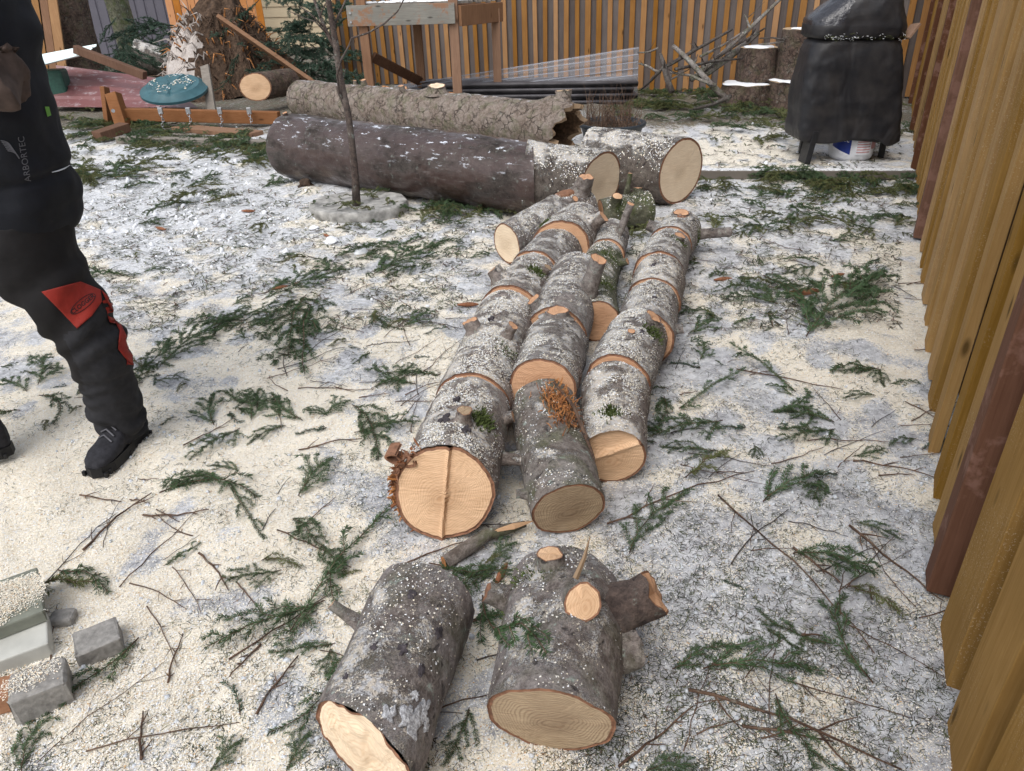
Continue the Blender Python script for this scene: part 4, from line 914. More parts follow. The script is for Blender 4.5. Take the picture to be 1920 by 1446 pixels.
F = [(i*n+k, i*n+(k+1) % n, (i+1)*n+(k+1) % n, (i+1)*n+k) for i in range(nr) for k in range(n)]
mb = MB().add(V, F)
for f in F:
    c = sum((Vector(V[i]) for i in f), Vector())/4; px, py = pix(c.x, c.y, c.z)
    wv = noise.noise(c*5)*10
    # torn white sapwood on the left flank, bark elsewhere (its own material, where the trunk split)
    mb_white = c.x < ct.x-.16-(1.0-c.z)*.30+.012*wv+.10*noise.noise(Vector((c.x*22, c.y*22, c.z*3))) and .1 < c.z < .80+.25*noise.noise(c*3) and c.y < ct.y+.2
    mi.append(1 if mb_white else 0)
mb.m = mi; mb.build('broken_trunk', [M['rootd'] if 'rootd' in M else M['barkB'], M['splintw'] if 'splintw' in M else M['wood3']], rt_, smooth=True)
mb = MB()
for k in range(1100):                      # shredded wood and roots
    i = random.randint(0, nr-2); v = V[i*n+random.randint(0, n-1)]; u = i/nr
    if v.y > ct.y+.5 or v.z > 1.05: continue
    d = Vector((v.x-ct.x, v.y-ct.y, .3)).normalized(); l = random.uniform(.06, .28)
    e = v+d*l*.5+Vector((random.gauss(0, .04), random.gauss(0, .04), random.gauss(0, .06))); mb.tube([v-d*.02, v.lerp(e, .5)+Vector((0, 0, .02)), e+Vector((random.gauss(0, .05), 0, -random.uniform(0, .12)))], [.013, .010, .002], 4, mi=3 if (v.x < ct.x-.15 and random.random() < .6) else random.choice((0, 0, 1, 2)))
tag(mb.build('roots', [M['rootd'], M['torn'], M['barkT'], M['splintw']], rt_), kind='stuff')
def tree(name, label, pxb, pyb, pxt, pyt, w0, w1, Y, mat):
    a = PY(pxb, pyb, Y); a.z = 0; b = PY(pxt, pyt, Y); d = (b-a); top = a+d*2.6
    th = thing(name, a, label, 'tree'); V = []; n = 40; nr = 90
    for i in range(nr+1):
        u = i/nr; c = a.lerp(top, u); r = lerp(w0, w1, min(1, u*2.6))*Y*1.1/(2*FPX)*(1+.35*math.exp(-u*22))
        if u > .385: r *= max(.15, 1-(u-.385)*1.3)
        for k in range(n):
            an = 2*math.pi*k/n; V.append(c+Vector((math.cos(an), math.sin(an), 0))*r*(1+.05*noise.noise(Vector((math.cos(an)*2, math.sin(an)*2, u*6)))+.035*noise.noise(Vector((math.cos(an)*9, math.sin(an)*9, u*60)))))
    MB().add(V, [(i*n+k, i*n+(k+1) % n, (i+1)*n+(k+1) % n, (i+1)*n+k) for i in range(nr) for k in range(n)]).build('trunk', M[mat], th, smooth=True)
    return th, a, top
T1, a1, t1 = tree('spruce_tree', 'thick leaning brown spruce trunk beside the board fence panel', 162, 150, 122, -12, 58, 56, 12.8, 'barkB')
T2, a2, t2 = tree('spruce_tree', 'slimmer greenish tree trunk in front of the grey siding', 250, 96, 214, -12, 36, 32, 14.2, 'barkG')

def bpx(name, label, cat, a, b, w_, t_, mat, up=Vector((0, 0, 1)), group=None):
    o = MB().beam(a, b, w_, t_, up=up, bev=.006).build(name, M[mat]); return tag(o, label, cat, group)
bpx('leaning_board', 'wide brown board leaning down from the jagged stump to the right', 'board', PY(411, 34, 10.9), PY(588, 156, 10.5), .05, .17, 'brownb', up=Vector((0, -1, .6)))
bpx('leaning_board', 'dark red brown beam slanting over the maroon roofing sheet', 'board', PY(141, 92, 10.6), PY(272, 142, 10.4), .09, .10, 'deckD')
bpx('leaning_board', 'short grey weathered plank standing on end before the jagged stump', 'board', PY(384, 124, 10.0), Vector((PY(398, 200, 9.6).x, 9.55, .02)), .11, .04, 'oldw', up=Vector((0, 1, 0)))
# maroon sheet
def rsheet(cs, n, label, mat, name='roofing_sheet', rib=.02):
    a, b, c_, d = cs; V = []; m = 8; nr_ = n*6
    for j in range(nr_+1):
        v = j/nr_; h = rib*(1 if (j % 6) == 0 else (.8 if (j % 6) in (1, 5) else 0)*0)
        for i in range(m+1):
            u = i/m; V.append(a.lerp(b, u).lerp(d.lerp(c_, u), v)+Vector((0, -h*.3, h+.02*math.sin(u*2.5)*math.sin(v*3))))
    o = MB().add(V, [(j*(m+1)+i, j*(m+1)+i+1, (j+1)*(m+1)+i+1, (j+1)*(m+1)+i) for j in range(nr_) for i in range(m)]).build(name, M[mat])
    sm = o.modifiers.new('s', 'SOLIDIFY'); sm.thickness = .004; return tag(o, label, 'roofing sheet')
rsheet([Vector(P(93, 203, .04)), Vector(P(374, 205, .04)), PY(300, 150, 11.2), PY(106, 125, 11.2)], 4, 'maroon metal roofing sheet lying tilted behind the swing beam', 'maroon')
rsheet([PY(66, 128, 10.2), PY(160, 104, 10.6), PY(182, 86, 11.0), PY(68, 107, 10.9)], 3, 'white ribbed metal sheet on top of the heap behind the person', 'whitem')
o = MB().box(PY(92, 146, 10.7)-Vector((0, 0, .1)), .42, .3, .40, Matrix.Rotation(.2, 3, 'Z'), bev=.03).build('green_bin', M['greenm']); tag(o, 'dark green plastic bin under the white metal sheet', 'bin')
# teal lid
lc = PY(326, 166, 9.7); ax_ = (PY(266, 152, 9.6)-PY(388, 172, 9.6)); ux = (lc-PY(388, 174, 9.7)); rx = ux.length*1.0; ux.normalize()
nz = Vector((.03, -.27, .96)).normalized(); ux = (ux-nz*ux.dot(nz)).normalized(); uy = nz.cross(ux)
tl = thing('round_lid', lc, 'round teal plastic lid with moulded segments lying on the debris', 'lid')
V = []; n = 64; prof = [(0, .05), (.12, .05), (.16, .062), (.55, .066), (.60, .05), (.78, .055), (.84, .035), (.96, .0), (1.0, -.005), (1.0, -.035), (.96, -.04)]
for r, z in prof:
    for k in range(n):
        a = 2*math.pi*k/n; seg = (.75 if abs(math.sin(a*3.5)) < .14 and .2 < r < .8 else 1); V.append(lc+ux*math.cos(a)*r*rx+uy*math.sin(a)*r*rx+nz*(z*seg if seg == 1 else z-.02))
MB().add(V, [(j*n+k, j*n+(k+1) % n, (j+1)*n+(k+1) % n, (j+1)*n+k) for j in range(len(prof)-1) for k in range(n)]).build('shell', M['teal'], tl, smooth=True, angle=R_(35))
mb = MB()
for _ in range(200):
    a, r = random.uniform(0, 6.28), rx*.7*math.sqrt(random.random()); p = lc+ux*math.cos(a)*r+uy*math.sin(a)*r+nz*.068; s = random.uniform(.006, .016)
    if noise.noise(p*6) > .0: mb.box(p, s, s, s*.4, Matrix.Rotation(a, 3, 'Z'), mi=random.choice((0, 1)))
tag(mb.build('sawdust_flakes', [M['chipA'], M['snow']], tl), kind='stuff')
# swing frame
sw = thing('swing_frame', P(380, 232, 0), 'fallen orange stained swing beam with chains and an upright end bracket', 'swing frame')
a, b = PY(224, 214, 8.9), PY(524, 221, 8.7); MB().beam(a, b, .10, .13, bev=.006).build('beam', M['beamO'], sw)
MB().beam(PY(232, 238, 8.78), PY(212, 176, 8.9), .13, .13, up=Vector((0, 1, 0)), bev=.006).build('upright', M['beamO'], sw)
MB().beam(PY(205, 240, 8.95), PY(196, 163, 9.05), .05, .13, up=Vector((0, 1, 0)), bev=.006).build('upright', M['beamO'], sw)
MB().beam(Vector(P(182, 256, .06)), Vector(P(236, 238, .10)), .16, .09, bev=.006).build('foot', M['deckD'], sw)
MB().tube([PY(212, 208, 8.70), PY(212, 208, 8.68)], .02, 10).build('bolt', M['steel'], sw)
for px, l in ((301, 36), (353, 36), (412, 20), (467, 18)):
    t0 = PY(px, 208, 8.62); mb = MB(); nlk = l//4
    MB().box(t0+Vector((0, .0, -.0)), .05, .03, .07, bev=.004).build('bracket', M['steel'], sw)
    for j in range(nlk):
        c = t0+Vector((.012*math.sin(j), -.02, -.04-j*.027)); pts = []
        for q in range(11):
            a_ = 2*math.pi*q/10; v = Vector((math.cos(a_)*.011, 0, math.sin(a_)*.019)); v = Matrix.Rotation(j % 2*1.57+.3, 3, 'Z') @ v; pts.append(c+v)
        mb.tube(pts, .0042, 5, cap=False)
    mb.build('chain', M['steel'], sw)
# background logs
H1 = log('log', 'dark snow dusted trunk end with a thin pale cut face left of the stump', (254, 107, 62), (346, 128, 46), 'barkE2', 'wood3', seed=31, z=.42, zf=.25, cover=0, side=20)
H2 = log('log', 'log with a round yellowish ringed end right of the jagged stump', (479, 164, 49), (545, 152, 46), 'barkB', 'wood', seed=32, cover=0, z=.30, zf=.3, side=35)

# ================================================================ SAPLING AND STONE RING
Ys = P(668, 380, .08).y
sp = thing('sapling', P(668, 378, .06), 'thin leafless sapling with reddish bark rising in front of the trunks', 'tree')
def ptube(pts, ws, Y, name, mat, parent, n=8, dy=0):
    pp = [PY(x, y, Y+dy*i) for i, (x, y) in enumerate(pts)]
    return MB().tube(pp, [w_*Y*1.05/(2*FPX) for w_ in ws], n, rough=.04).build(name, mat, parent, smooth=True)
ptube([(669, 385), (666, 330), (660, 270), (653, 215), (642, 165), (634, 120), (630, 85), (622, 40), (614, -10), (604, -70), (598, -140)], [15, 13, 11.5, 11, 11, 10.5, 10, 9, 8.5, 7, 4], Ys, 'trunk', M['barkW'], sp, 10)
ptube([(630, 92), (612, 60), (600, 30), (590, 2), (575, -40), (560, -90)], [8, 6.5, 5, 4.5, 4, 2], Ys, 'branch', M['barkW'], sp, dy=.02)
ptube([(647, 192), (636, 172), (632, 140), (640, 112), (655, 85), (659, 72), (690, 62), (720, 45), (745, 22), (760, -6)], [4.5, 4, 3.6, 3.4, 3, 3, 3, 2.7, 2.4, 2], Ys, 'branch', M['barkW'], sp, dy=-.03)
ptube([(628, 78), (624, 60), (632, 35), (644, 10), (652, -10)], [5, 3.5, 3.2, 3, 2], Ys, 'branch', M['barkW'], sp, dy=.02)
ptube([(600, 34), (605, 18), (612, 4)], [2.5, 2, 1.4], Ys, 'branch', M['barkW'], sp)
ptube([(606, 50), (584, 28), (562, 12)], [3, 2, 1.4], Ys, 'branch', M['barkW'], sp)
ptube([(612, 62), (590, 40), (570, 34), (540, 20)], [2.6, 2, 1.6, 1], Ys, 'branch', M['barkW'], sp)
ptube([(645, 196), (636, 178), (630, 162)], [5, 4, 3], Ys, 'branch', M['barkW'], sp)
ptube([(640, 155), (646, 140), (648, 128)], [2, 1.6, 1], Ys, 'branch', M['barkW'], sp)
rc = P(672, 382, .05); rr_ = P(765, 380, .06).x-P(672, 380, .06).x
sr = thing('stone_ring', Vector((rc.x, rc.y, 0)), 'low scalloped concrete tree ring around the foot of the sapling', 'stone ring')
V = []; n = 96
for q, z in ((.97, -.02), (1.0, .02), (1.0, .055), (.98, .065), (.86, .068), (.82, .060), (.3, .062), (.0, .065)):
    for k in range(n):
        a = 2*math.pi*k/n; s = 1-.045*abs(math.sin(a*5)); V.append(Vector((rc.x+math.cos(a)*rr_*q*s, rc.y+math.sin(a)*rr_*q*s*.9, z+.006*noise.noise(Vector((math.cos(a)*5, math.sin(a)*5, q*9))))))
mb = MB().add(V, [(j*n+k, j*n+(k+1) % n, (j+1)*n+(k+1) % n, (j+1)*n+k) for j in range(7) for k in range(n)]); mb.build('ring', M['concreteL'], sr, smooth=True, angle=R_(40))

# ================================================================ BOTTOM LEFT BLOCKS
def block(px, py, sx, sy, sz, rz, mat, label, name='concrete_block', z=0, cat='block', bev=.008, jit=.0015, tiltx=0):
    c = P(px, py, z+sz/2); R3 = Matrix.Rotation(R_(rz), 3, 'Z') @ Matrix.Rotation(R_(tiltx), 3, 'X')
    o = MB().box(c, sx, sy, sz, R3, bev=bev, jit=jit).build(name, M[mat]); return tag(o, label, cat)
block(186, 1205, .10, .085, .055, 32, 'concrete', 'small grey concrete block with a wet top on the sawdust', bev=.006, jit=.003)
block(80, 1296, .115, .085, .085, 28, 'concrete', 'larger grey concrete block near the bottom left corner', bev=.007, jit=.004)
block(118, 1160, .06, .05, .03, 10, 'concrete', 'dark wet stone fragment between the slab and the small block', bev=.01)
sb = block(-22, 1150, .24, .19, .035, 33, 'slabg', 'greenish stone slab heaped with sawdust at the left edge', 'stone_slab', z=.06, cat='slab', bev=.004) if 'slabg' in M else block(-22, 1150, .24, .19, .035, 33, 'concrete', 'greenish stone slab heaped with sawdust at the left edge', 'stone_slab', z=.06, cat='slab', bev=.004)
tag(MB().box(P(0, 1225, .03), .22, .12, .055, Matrix.Rotation(R_(30), 3, 'Z'), bev=.004).build('white_board', M['oldwhite'] if 'oldwhite' in M else M['concreteL']), 'whitish painted board under the greenish slab', 'board')
tag(MB().box(P(-18, 1310, .03), .14, .07, .05, Matrix.Rotation(R_(20), 3, 'Z'), bev=.004).build('wood_offcut', M['beamO']), 'orange brown wood offcut at the left edge beside the larger block', 'wood offcut')

# ================================================================ PERSON
Yp = 2.18
pe = thing('person', G(205, 905), 'person in black work jacket and black trousers with red knee panels', 'person')
def ringat(c, d, ra_, rb_2, n=40, ref=Vector((0, 1, 0)), e=2.3):
    d = d.normalized(); u = d.cross(ref).normalized(); v = d.cross(u); out = []
    for k in range(n):
        a = 2*math.pi*k/n; ca, sa_ = math.cos(a), math.sin(a)
        out.append(c+u*ra_*math.copysign(abs(ca)**(2/e), ca)+v*rb_2*math.copysign(abs(sa_)**(2/e), sa_))
    return out
def resample(pts, m):
    """smooth polyline of (Vector, ra, rb) through control points"""
    out = []
    for i in range(len(pts)-1):
        p0 = pts[max(i-1, 0)]; p1 = pts[i]; p2 = pts[i+1]; p3 = pts[min(i+2, len(pts)-1)]
        for k in range(m):
            t_ = k/m
            f = lambda a, b, c, d: .5*((2*b)+(-a+c)*t_+(2*a-5*b+4*c-d)*t_*t_+(-a+3*b-3*c+d)*t_**3)
            out.append((Vector([f(p0[0][j], p1[0][j], p2[0][j], p3[0][j]) for j in range(3)]), f(p0[1], p1[1], p2[1], p3[1]), f(p0[2], p1[2], p2[2], p3[2])))
    out.append(pts[-1]); return out
def limb(pts, m=8, n=40, ref=Vector((0, 1, 0)), wr=0, fold=None, name=None, mat=None, parent=None, e=2.3):
    q = resample(pts, m); rings = []
    for i, (c, a, b) in enumerate(q):
        d = q[min(i+1, len(q)-1)][0]-q[max(i-1, 0)][0]; f_ = 1+(fold(i/len(q)) if fold else 0)
        rings.append(ringat(c, d, a*f_, b*f_, n, ref, e))
    return loft(rings, name=name, mat=mat, parent=parent, wr=wr, wsc=9), q
hipR = PY(20, 470, Yp+.02); knee = PY(163, 600, Yp+.02); ank = PY(236, 800, Yp+.06); hipL = PY(-95, 470, Yp+.10)
kneeL = hipL+Vector((-.16, -.10, -.40)); ankL = P(-150, 925, .10); ankL = Vector((ankL.x, Yp-.05, .12)); kneeL = hipL.lerp(ankL, .5)+Vector((-.12, -.04, .0))
pel = (hipR+hipL)/2+Vector((-.0, .04, .10)); waist = pel+Vector((-.02, .0, .16)); chest = waist+Vector((-.14, -.02, .28)); neck = chest+Vector((-.06, -.04, .24)); head = neck+Vector((-.04, -.06, .17))
def union(parts, name, mats, parent, vox, mfun=None, wr=0, sm=2):
    off = rootof(parent); V = []; F = []
    for mb in parts: o_ = len(V); V += [tuple(Vector(v)-off) for v in mb.v]; F += [tuple(i+o_ for i in f) for f in mb.f]
    me = bpy.data.meshes.new('tmp'); me.from_pydata(V, [], F); ob = bpy.data.objects.new('tmp', me); COL.objects.link(ob)
    r = ob.modifiers.new('r', 'REMESH'); r.mode = 'VOXEL'; r.voxel_size = vox
    s = ob.modifiers.new('s', 'SMOOTH'); s.iterations = sm; s.factor = .5
    m2 = bpy.data.meshes.new_from_object(ob.evaluated_get(bpy.context.evaluated_depsgraph_get())); bpy.data.objects.remove(ob)
    m2.name = name; m2.materials.clear()
    for m in mats: m2.materials.append(m)
    if wr:
        for v in m2.vertices: v.co += v.normal*wr(v.co+off)
    if mfun:
        for p in m2.polygons: p.material_index = mfun(p.center+off, p.normal)
    m2.polygons.foreach_set('use_smooth', [True]*len(m2.polygons))
    o = bpy.data.objects.new(name, m2); COL.objects.link(o); o.parent = parent; return o
# body (skin): head, neck, torso, arms, hands, legs as one surface
parts = []
parts.append(limb([(pel, .15, .10), (waist, .13, .095), (chest, .155, .11), (neck-Vector((0, 0, .06)), .12, .08), (neck, .055, .055), (neck+Vector((0, 0, .05)), .052, .055)])[0])
hp = head
parts.append(limb([(neck, .05, .05), (hp+Vector((0, 0, -.11)), .05, .06), (hp+Vector((0, 0, -.06)), .066, .085), (hp, .075, .095), (hp+Vector((0, 0, .06)), .07, .09), (hp+Vector((0, 0, .105)), .03, .04)])[0])
fwd = Vector((-.85, -.5, 0)).normalized(); sd_ = fwd.cross(Vector((0, 0, 1)))
parts.append(limb([(hp+fwd*.085+Vector((0, 0, .02)), .008, .008), (hp+fwd*.108+Vector((0, 0, -.025)), .014, .012), (hp+fwd*.085+Vector((0, 0, -.03)), .012, .01)], m=4, n=12)[0])
for s in (-1, 1): parts.append(limb([(hp+sd_*s*.072+Vector((0, 0, .02)), .012, .02), (hp+sd_*s*.085, .010, .018), (hp+sd_*s*.075+Vector((0, 0, -.03)), .008, .01)], m=4, n=12)[0])
shR = neck+Vector((.05, -.07, -.09)); elR = PY(8, 150, Yp-.22); wrR = elR+Vector((-.27, .04, .06))
shL = neck+Vector((-.21, .06, -.08)); elL = shL+Vector((-.05, .08, -.29)); wrL = elL+Vector((-.02, -.06, -.25))
for a, b, c in ((shR, elR, wrR), (shL, elL, wrL)):
    parts.append(limb([(a, .055, .055), (b, .045, .045), (c, .030, .026)], m=6, n=20)[0])
    hd = (c-b).normalized(); lat = hd.cross(Vector((0, 0, 1))).normalized(); dn = Vector((0, 0, -1))
    parts.append(limb([(c-hd*.01, .028, .022), (c+hd*.04, .040, .018), (c+hd*.09, .042, .016)], m=4, n=20)[0])
    for j, (o_, ln) in enumerate(((-.030, .068), (-.010, .078), (.011, .073), (.031, .056))):
        s0 = c+hd*.082+lat*o_; parts.append(limb([(s0, .0095, .0095), (s0+hd*ln*.5+dn*.008, .009, .009), (s0+hd*ln*.85+dn*.035, .008, .008), (s0+hd*ln*.8+dn*.055, .006, .006)], m=4, n=10)[0])
    s0 = c+hd*.03-lat*.036; parts.append(limb([(s0, .012, .012), (s0-lat*.03+hd*.03+dn*.01, .010, .010), (s0-lat*.03+hd*.06+dn*.02, .008, .008)], m=4, n=10)[0])
for a, b, c in ((hipR, knee, ank), (hipL, kneeL, ankL)): parts.append(limb([(a, .08, .08), (b, .055, .06), (b.lerp(c, .35), .055, .055), (c, .038, .042)], n=24)[0])
union(parts, 'body', [M['skin']], pe, .008)
# hair, eyes, mouth
loft([ringat(hp+Vector((0, 0, z))-fwd*.012, Vector((0, 0, 1)), r, r*1.25, 28, fwd) for z, r in ((-.03, .068), (.02, .078), (.06, .077), (.09, .06), (.112, .03))], name='hair', mat=M['hair'], parent=pe, wr=.006, wsc=30)
for s in (-1, 1): MB().tube([hp+fwd*.088+sd_*s*.03+Vector((0, 0, .012)), hp+fwd*.091+sd_*s*.03+Vector((0, 0, .012))], .008, 10).build('eye', M['logob'], pe)
MB().tube([hp+fwd*.090-sd_*.022+Vector((0, 0, -.06)), hp+fwd*.094+Vector((0, 0, -.061)), hp+fwd*.090+sd_*.022+Vector((0, 0, -.06))], .004, 6).build('mouth', M['rim'], pe)
# trousers
w_ = lambda px, Y=Yp: px*Y*1.12/(2*FPX)
tp = [(PY(30, 400, Yp), .135, .15), (PY(52, 470, Yp), .128, .145), (PY(95, 530, Yp), .108, .13), (PY(142, 590, Yp), .096, .108), (PY(178, 650, Yp+.01), .092, .10), (PY(200, 700, Yp+.03), .082, .09), (PY(212, 750, Yp+.05), .080, .088), (PY(226, 790, Yp+.06), .073, .082), (PY(231, 812, Yp+.06), .068, .078)]
mbR, _ = limb(tp, m=9, n=48)
tl2 = [(hipL+Vector((.0, 0, .06)), .13, .14), (hipL.lerp(kneeL, .5), .11, .12), (kneeL, .09, .10), (kneeL.lerp(ankL, .5), .08, .09), (ankL+Vector((0, 0, .02)), .07, .08)]
mbL, _ = limb(tl2, m=9, n=48)
mbH, _ = limb([(pel+Vector((0, 0, -.13)), .16, .13), (pel, .19, .14), (waist+Vector((0, 0, .02)), .17, .13)], m=6, n=48)
kd = (ank-knee).normalized()
def wrT(c):
    # drape folds: rings bunch low on the shin, diagonal pulls at the knee
    lo = 1-sstep(.20, .50, c.z); mid = math.exp(-((c.z-.55)/.16)**2)
    t_ = c.z*1.0+.28*(c.x+1.4)+.05*noise.noise(c*7)
    return float(.008*lo*math.sin(t_*92+9*noise.noise(c*4))*max(0,.3+noise.noise(c*6+Vector((3,3,3)))*1.6)+.010*mid*math.sin((c.z-.5*(c.x+1.4))*55+5*noise.noise(c*5))+.010*noise.noise(Vector((c.x*8, c.y*8, c.z*13)))+.002*noise.noise(c*30))
def poly_in(px, py, poly):
    ins = False; n = len(poly)
    for i in range(n):
        x1, y1 = poly[i]; x2, y2 = poly[(i+1) % n]
        if (y1 > py) != (y2 > py) and px < (x2-x1)*(py-y1)/(y2-y1)+x1: ins = not ins
    return ins
KN = [(78, 547), (150, 528), (188, 544), (190, 566), (172, 592), (145, 616)]       # outline of the sewn red knee panel on the front of the leg
RS = [(190, 545), (206, 560), (222, 600), (245, 648), (262, 672), (259, 693), (235, 672), (221, 655), (224, 620), (215, 602), (213, 588), (200, 566)]
KG = [(145, 617), (172, 592), (188, 570), (212, 590), (214, 604), (223, 620), (219, 655), (236, 674), (258, 694), (262, 730), (280, 800), (240, 830), (180, 815), (150, 700), (118, 630)]
def mT(c, nrm):
    if c.x < hipR.x-.05: return 0
    px, py = pix(c.x, c.y, c.z); px = float(px); py = float(py)
    front = nrm.y < .25
    if front and (poly_in(px, py, KG) or py > 735): return 1
    return 0
tro = union([mbR, mbL, mbH], 'trousers', [M['trouser'], M['kneeg'], M['red']], pe, .010, mT, wrT)
# jacket
hem = PY(28, 372, Yp+.0)
jk = [(PY(5, 398, Yp+.03), .185, .17), (PY(5, 376, Yp+.03), .198, .182), (PY(0, 350, Yp+.03), .205, .185), (PY(-12, 280, Yp+.02), .19, .17), (PY(-36, 200, Yp), .178, .16), (PY(-66, 100, Yp), .168, .155), (PY(-98, 20, Yp-.01), .165, .15), (chest+Vector((-.08, 0, .04)), .17, .14), (neck+Vector((0, 0, -.06)), .15, .11), (neck+Vector((0, 0, .0)), .07, .075), (neck+Vector((0, 0, .05)), .068, .07)]
jb, _ = limb(jk, m=7, n=56, e=2.5)
s1, _ = limb([(shR+Vector((-.03, 0, 0)), .075, .085), (shR.lerp(elR, .5), .075, .078), (elR, .078, .078), (elR.lerp(wrR, .5), .068, .066), (wrR+Vector((0, 0, 0)), .048, .045)], m=8, n=32)
s2, _ = limb([(shL+Vector((.05, 0, 0)), .085, .085), (shL.lerp(elL, .5), .072, .075), (elL, .065, .065), (wrL, .045, .045)], m=8, n=32)
def wrJ(c): return float(.018*noise.noise(Vector((c.x*5, c.y*5, c.z*8)))+.008*noise.noise(Vector((c.x*9, c.y*9, c.z*19)))+.003*noise.noise(c*22)-.012*math.exp(-((c.z-hem.z-.055-.1*(c.x-hem.x))/.012)**2))
jak = union([jb, s1, s2], 'jacket', [M['jacket'], M['sleeve']], pe, .011, lambda c, nrm: 1 if ((c-elR).length < .135 and c.y < elR.y+.12 and c.x < elR.x+.14) else 0, wrJ)
# boot
def boot(ankle, toe, parent, lift=0):
    d = Vector((toe.x-ankle.x, toe.y-ankle.y, 0)).normalized(); s = Vector((-d.y, d.x, 0)); L = .29; heel = Vector((ankle.x, ankle.y, 0))-d*.085
    def sec(x, wd, zt_, zb_, n=28):
        out = []
        for k in range(n):
            a = 2*math.pi*k/n; out.append(heel+d*x+s*math.cos(a)*wd+Vector((0, 0, (zt_+zb_)/2+(zt_-zb_)/2*math.copysign(abs(math.sin(a))**.8, math.sin(a))+lift)))
        return out
    up = [sec(0.0, .020, .10, .04), sec(.012, .034, .15, .022), (sec(.05, .040, .17, .02)), sec(.10, .041, .155, .02), sec(.14, .042, .118, .02), (sec(.19, .048, .092, .02)), sec(.235, .049, .080, .02), sec(.27, .040, .066, .02), sec(.292, .022, .05, .026)]
    m1 = loft(up, name=None); m2, _ = limb([(heel+d*.055+Vector((0, 0, .06+lift)), .045, .055), (heel+d*.065+Vector((0, 0, .17+lift)), .048, .055), (heel+d*.066+Vector((0, 0, .20+lift)), .050, .056)], m=4, n=28, ref=d)
    b = union([m1, m2], 'boot', [M['boot']], parent, .005, wr=lambda c: .0015*noise.noise(c*40))
    so_ = [[heel+d*(x)+s*y*sg+Vector((0, 0, z+lift)) for (x, y, sg) in [(0, .018, 1), (.03, .038, 1), (.10, .037, 1), (.17, .047, 1), (.24, .050, 1), (.285, .030, 1), (.30, .0, 1), (.285, .030, -1), (.24, .050, -1), (.17, .047, -1), (.10, .037, -1), (.03, .038, -1), (0, .018, -1)]] for z in (.0, .012, .036)]
    mb = loft(so_, name=None)
    for x in np.arange(.02, .29, .022):
        for sg in (-1, 1): mb.box(heel+d*x+s*sg*.041*(1 if x > .15 else .85)+Vector((0, 0, .008+lift)), .012, .012, .018, Matrix((d, s, Vector((0, 0, 1)))).transposed(), bev=.002)
    mb.build('sole', M['rubber'], b)
    mb = MB()
    for j in range(5):
        x = .115+j*.018; z = .150-j*.012
        mb.tube([heel+d*x-s*.028+Vector((0, 0, z-.012+lift)), heel+d*(x+.006)+Vector((0, 0, z+.004+lift)), heel+d*(x+.014)+s*.028+Vector((0, 0, z-.016+lift))], .0028, 6)
    mb.build('laces', M['logo'], b)
    return b
boot(ank, G(180, 893), pe, .0); boot(ankL, ankL+Vector((-.3, -.12, 0)), pe, .03)
# writing on trousers and jacket
def onsurf(obj_, px0, py0, rot, sc):
    off = rootof(pe); bvh = BVHTree.FromPolygons([v.co+off for v in obj_.data.vertices], [p.vertices[:] for p in obj_.data.polygons])
    ca, sa_ = math.cos(R_(rot)), math.sin(R_(rot))
    def f(x, y):
        px = px0+(x*ca-y*sa_)*sc; py = py0-(x*sa_+y*ca)*sc
        r = Vector(ray(px, py)).normalized(); h = bvh.ray_cast(Vector((0, 0, CAMH)), r)
        if h[0] is None:
            q = bvh.find_nearest(Vector((0, 0, CAMH))+r*(Yp/r.y)); return q[0]+q[1]*.0015
        return h[0]+h[1]*.0015-r*.001
    return f
def panel(poly, name, mat, parent, lift):
    fm = onsurf(parent, 0, 0, 0, 1); bm = bmesh.new(); n = len(poly); P2 = []
    for i in range(n):                    # rounded outline
        a, b = poly[i], poly[(i+1) % n]; m_ = max(2, int(math.dist(a, b)/3))
        for k in range(m_): P2.append((a[0]+(b[0]-a[0])*k/m_, a[1]+(b[1]-a[1])*k/m_))
    f = bm.faces.new([bm.verts.new((x, -y, 0)) for x, y in P2]); bmesh.ops.triangulate(bm, faces=[f])
    for _ in range(4):
        es = [e for e in bm.edges if e.calc_length() > 4.5]
        if es: bmesh.ops.subdivide_edges(bm, edges=es, cuts=1); bmesh.ops.triangulate(bm, faces=bm.faces[:])
    off = rootof(parent)
    for v in bm.verts:
        x, y = v.co.x, v.co.y; q = fm(x, y); v.co = q-off+(Vector((0, 0, CAMH))-q).normalized()*lift
    me = bpy.data.meshes.new(name); bm.to_mesh(me); bm.free(); me.materials.append(M[mat]); me.polygons.foreach_set('use_smooth', [True]*len(me.polygons))
    o = bpy.data.objects.new(name, me); COL.objects.link(o); o.parent = parent; sm = o.modifiers.new('s', 'SOLIDIFY'); sm.thickness = .002; sm.offset = 0; return o
panel(KN, 'knee_panel', 'red', tro, .002); panel(RS, 'side_panel', 'red', tro, .002)
wrap_text('CLOGGER', 1, (lambda g_: (lambda x, y: g_(x, y)+(Vector((0, 0, CAMH))-g_(x, y)).normalized()*.004))(onsurf(tro, 155, 570.5, 38, 11.5)), 'lettering', M['logob'], tro, .02)
fm = onsurf(tro, 155, 570, 38, 1); mb = MB()
ov = [fm(math.cos(a)*28*1.0, math.sin(a)*9.5)+(Vector((0, 0, CAMH))-hipR).normalized()*.004 for a in np.linspace(0, 6.283, 40)]; mb.tube(ov, .0011, 4, cap=False); mb.build('emblem_ring', M['logob'], tro)
wrap_text('ARBORTEC', 1, onsurf(jak, 46, 298, 99, 17), 'lettering', M['logo'], jak, .0)
for k in range(7):                        # swept emblem beside the lettering
    fm = onsurf(jak, 12+k*2.2, 272+k*3.2, -38, 1); MB().tube([fm(q*13-1, 5*math.sin((q+1)*1.4)) for q in np.linspace(-1, 1, 9)], .0016, 4).build('emblem_stroke', M['logo'], jak)
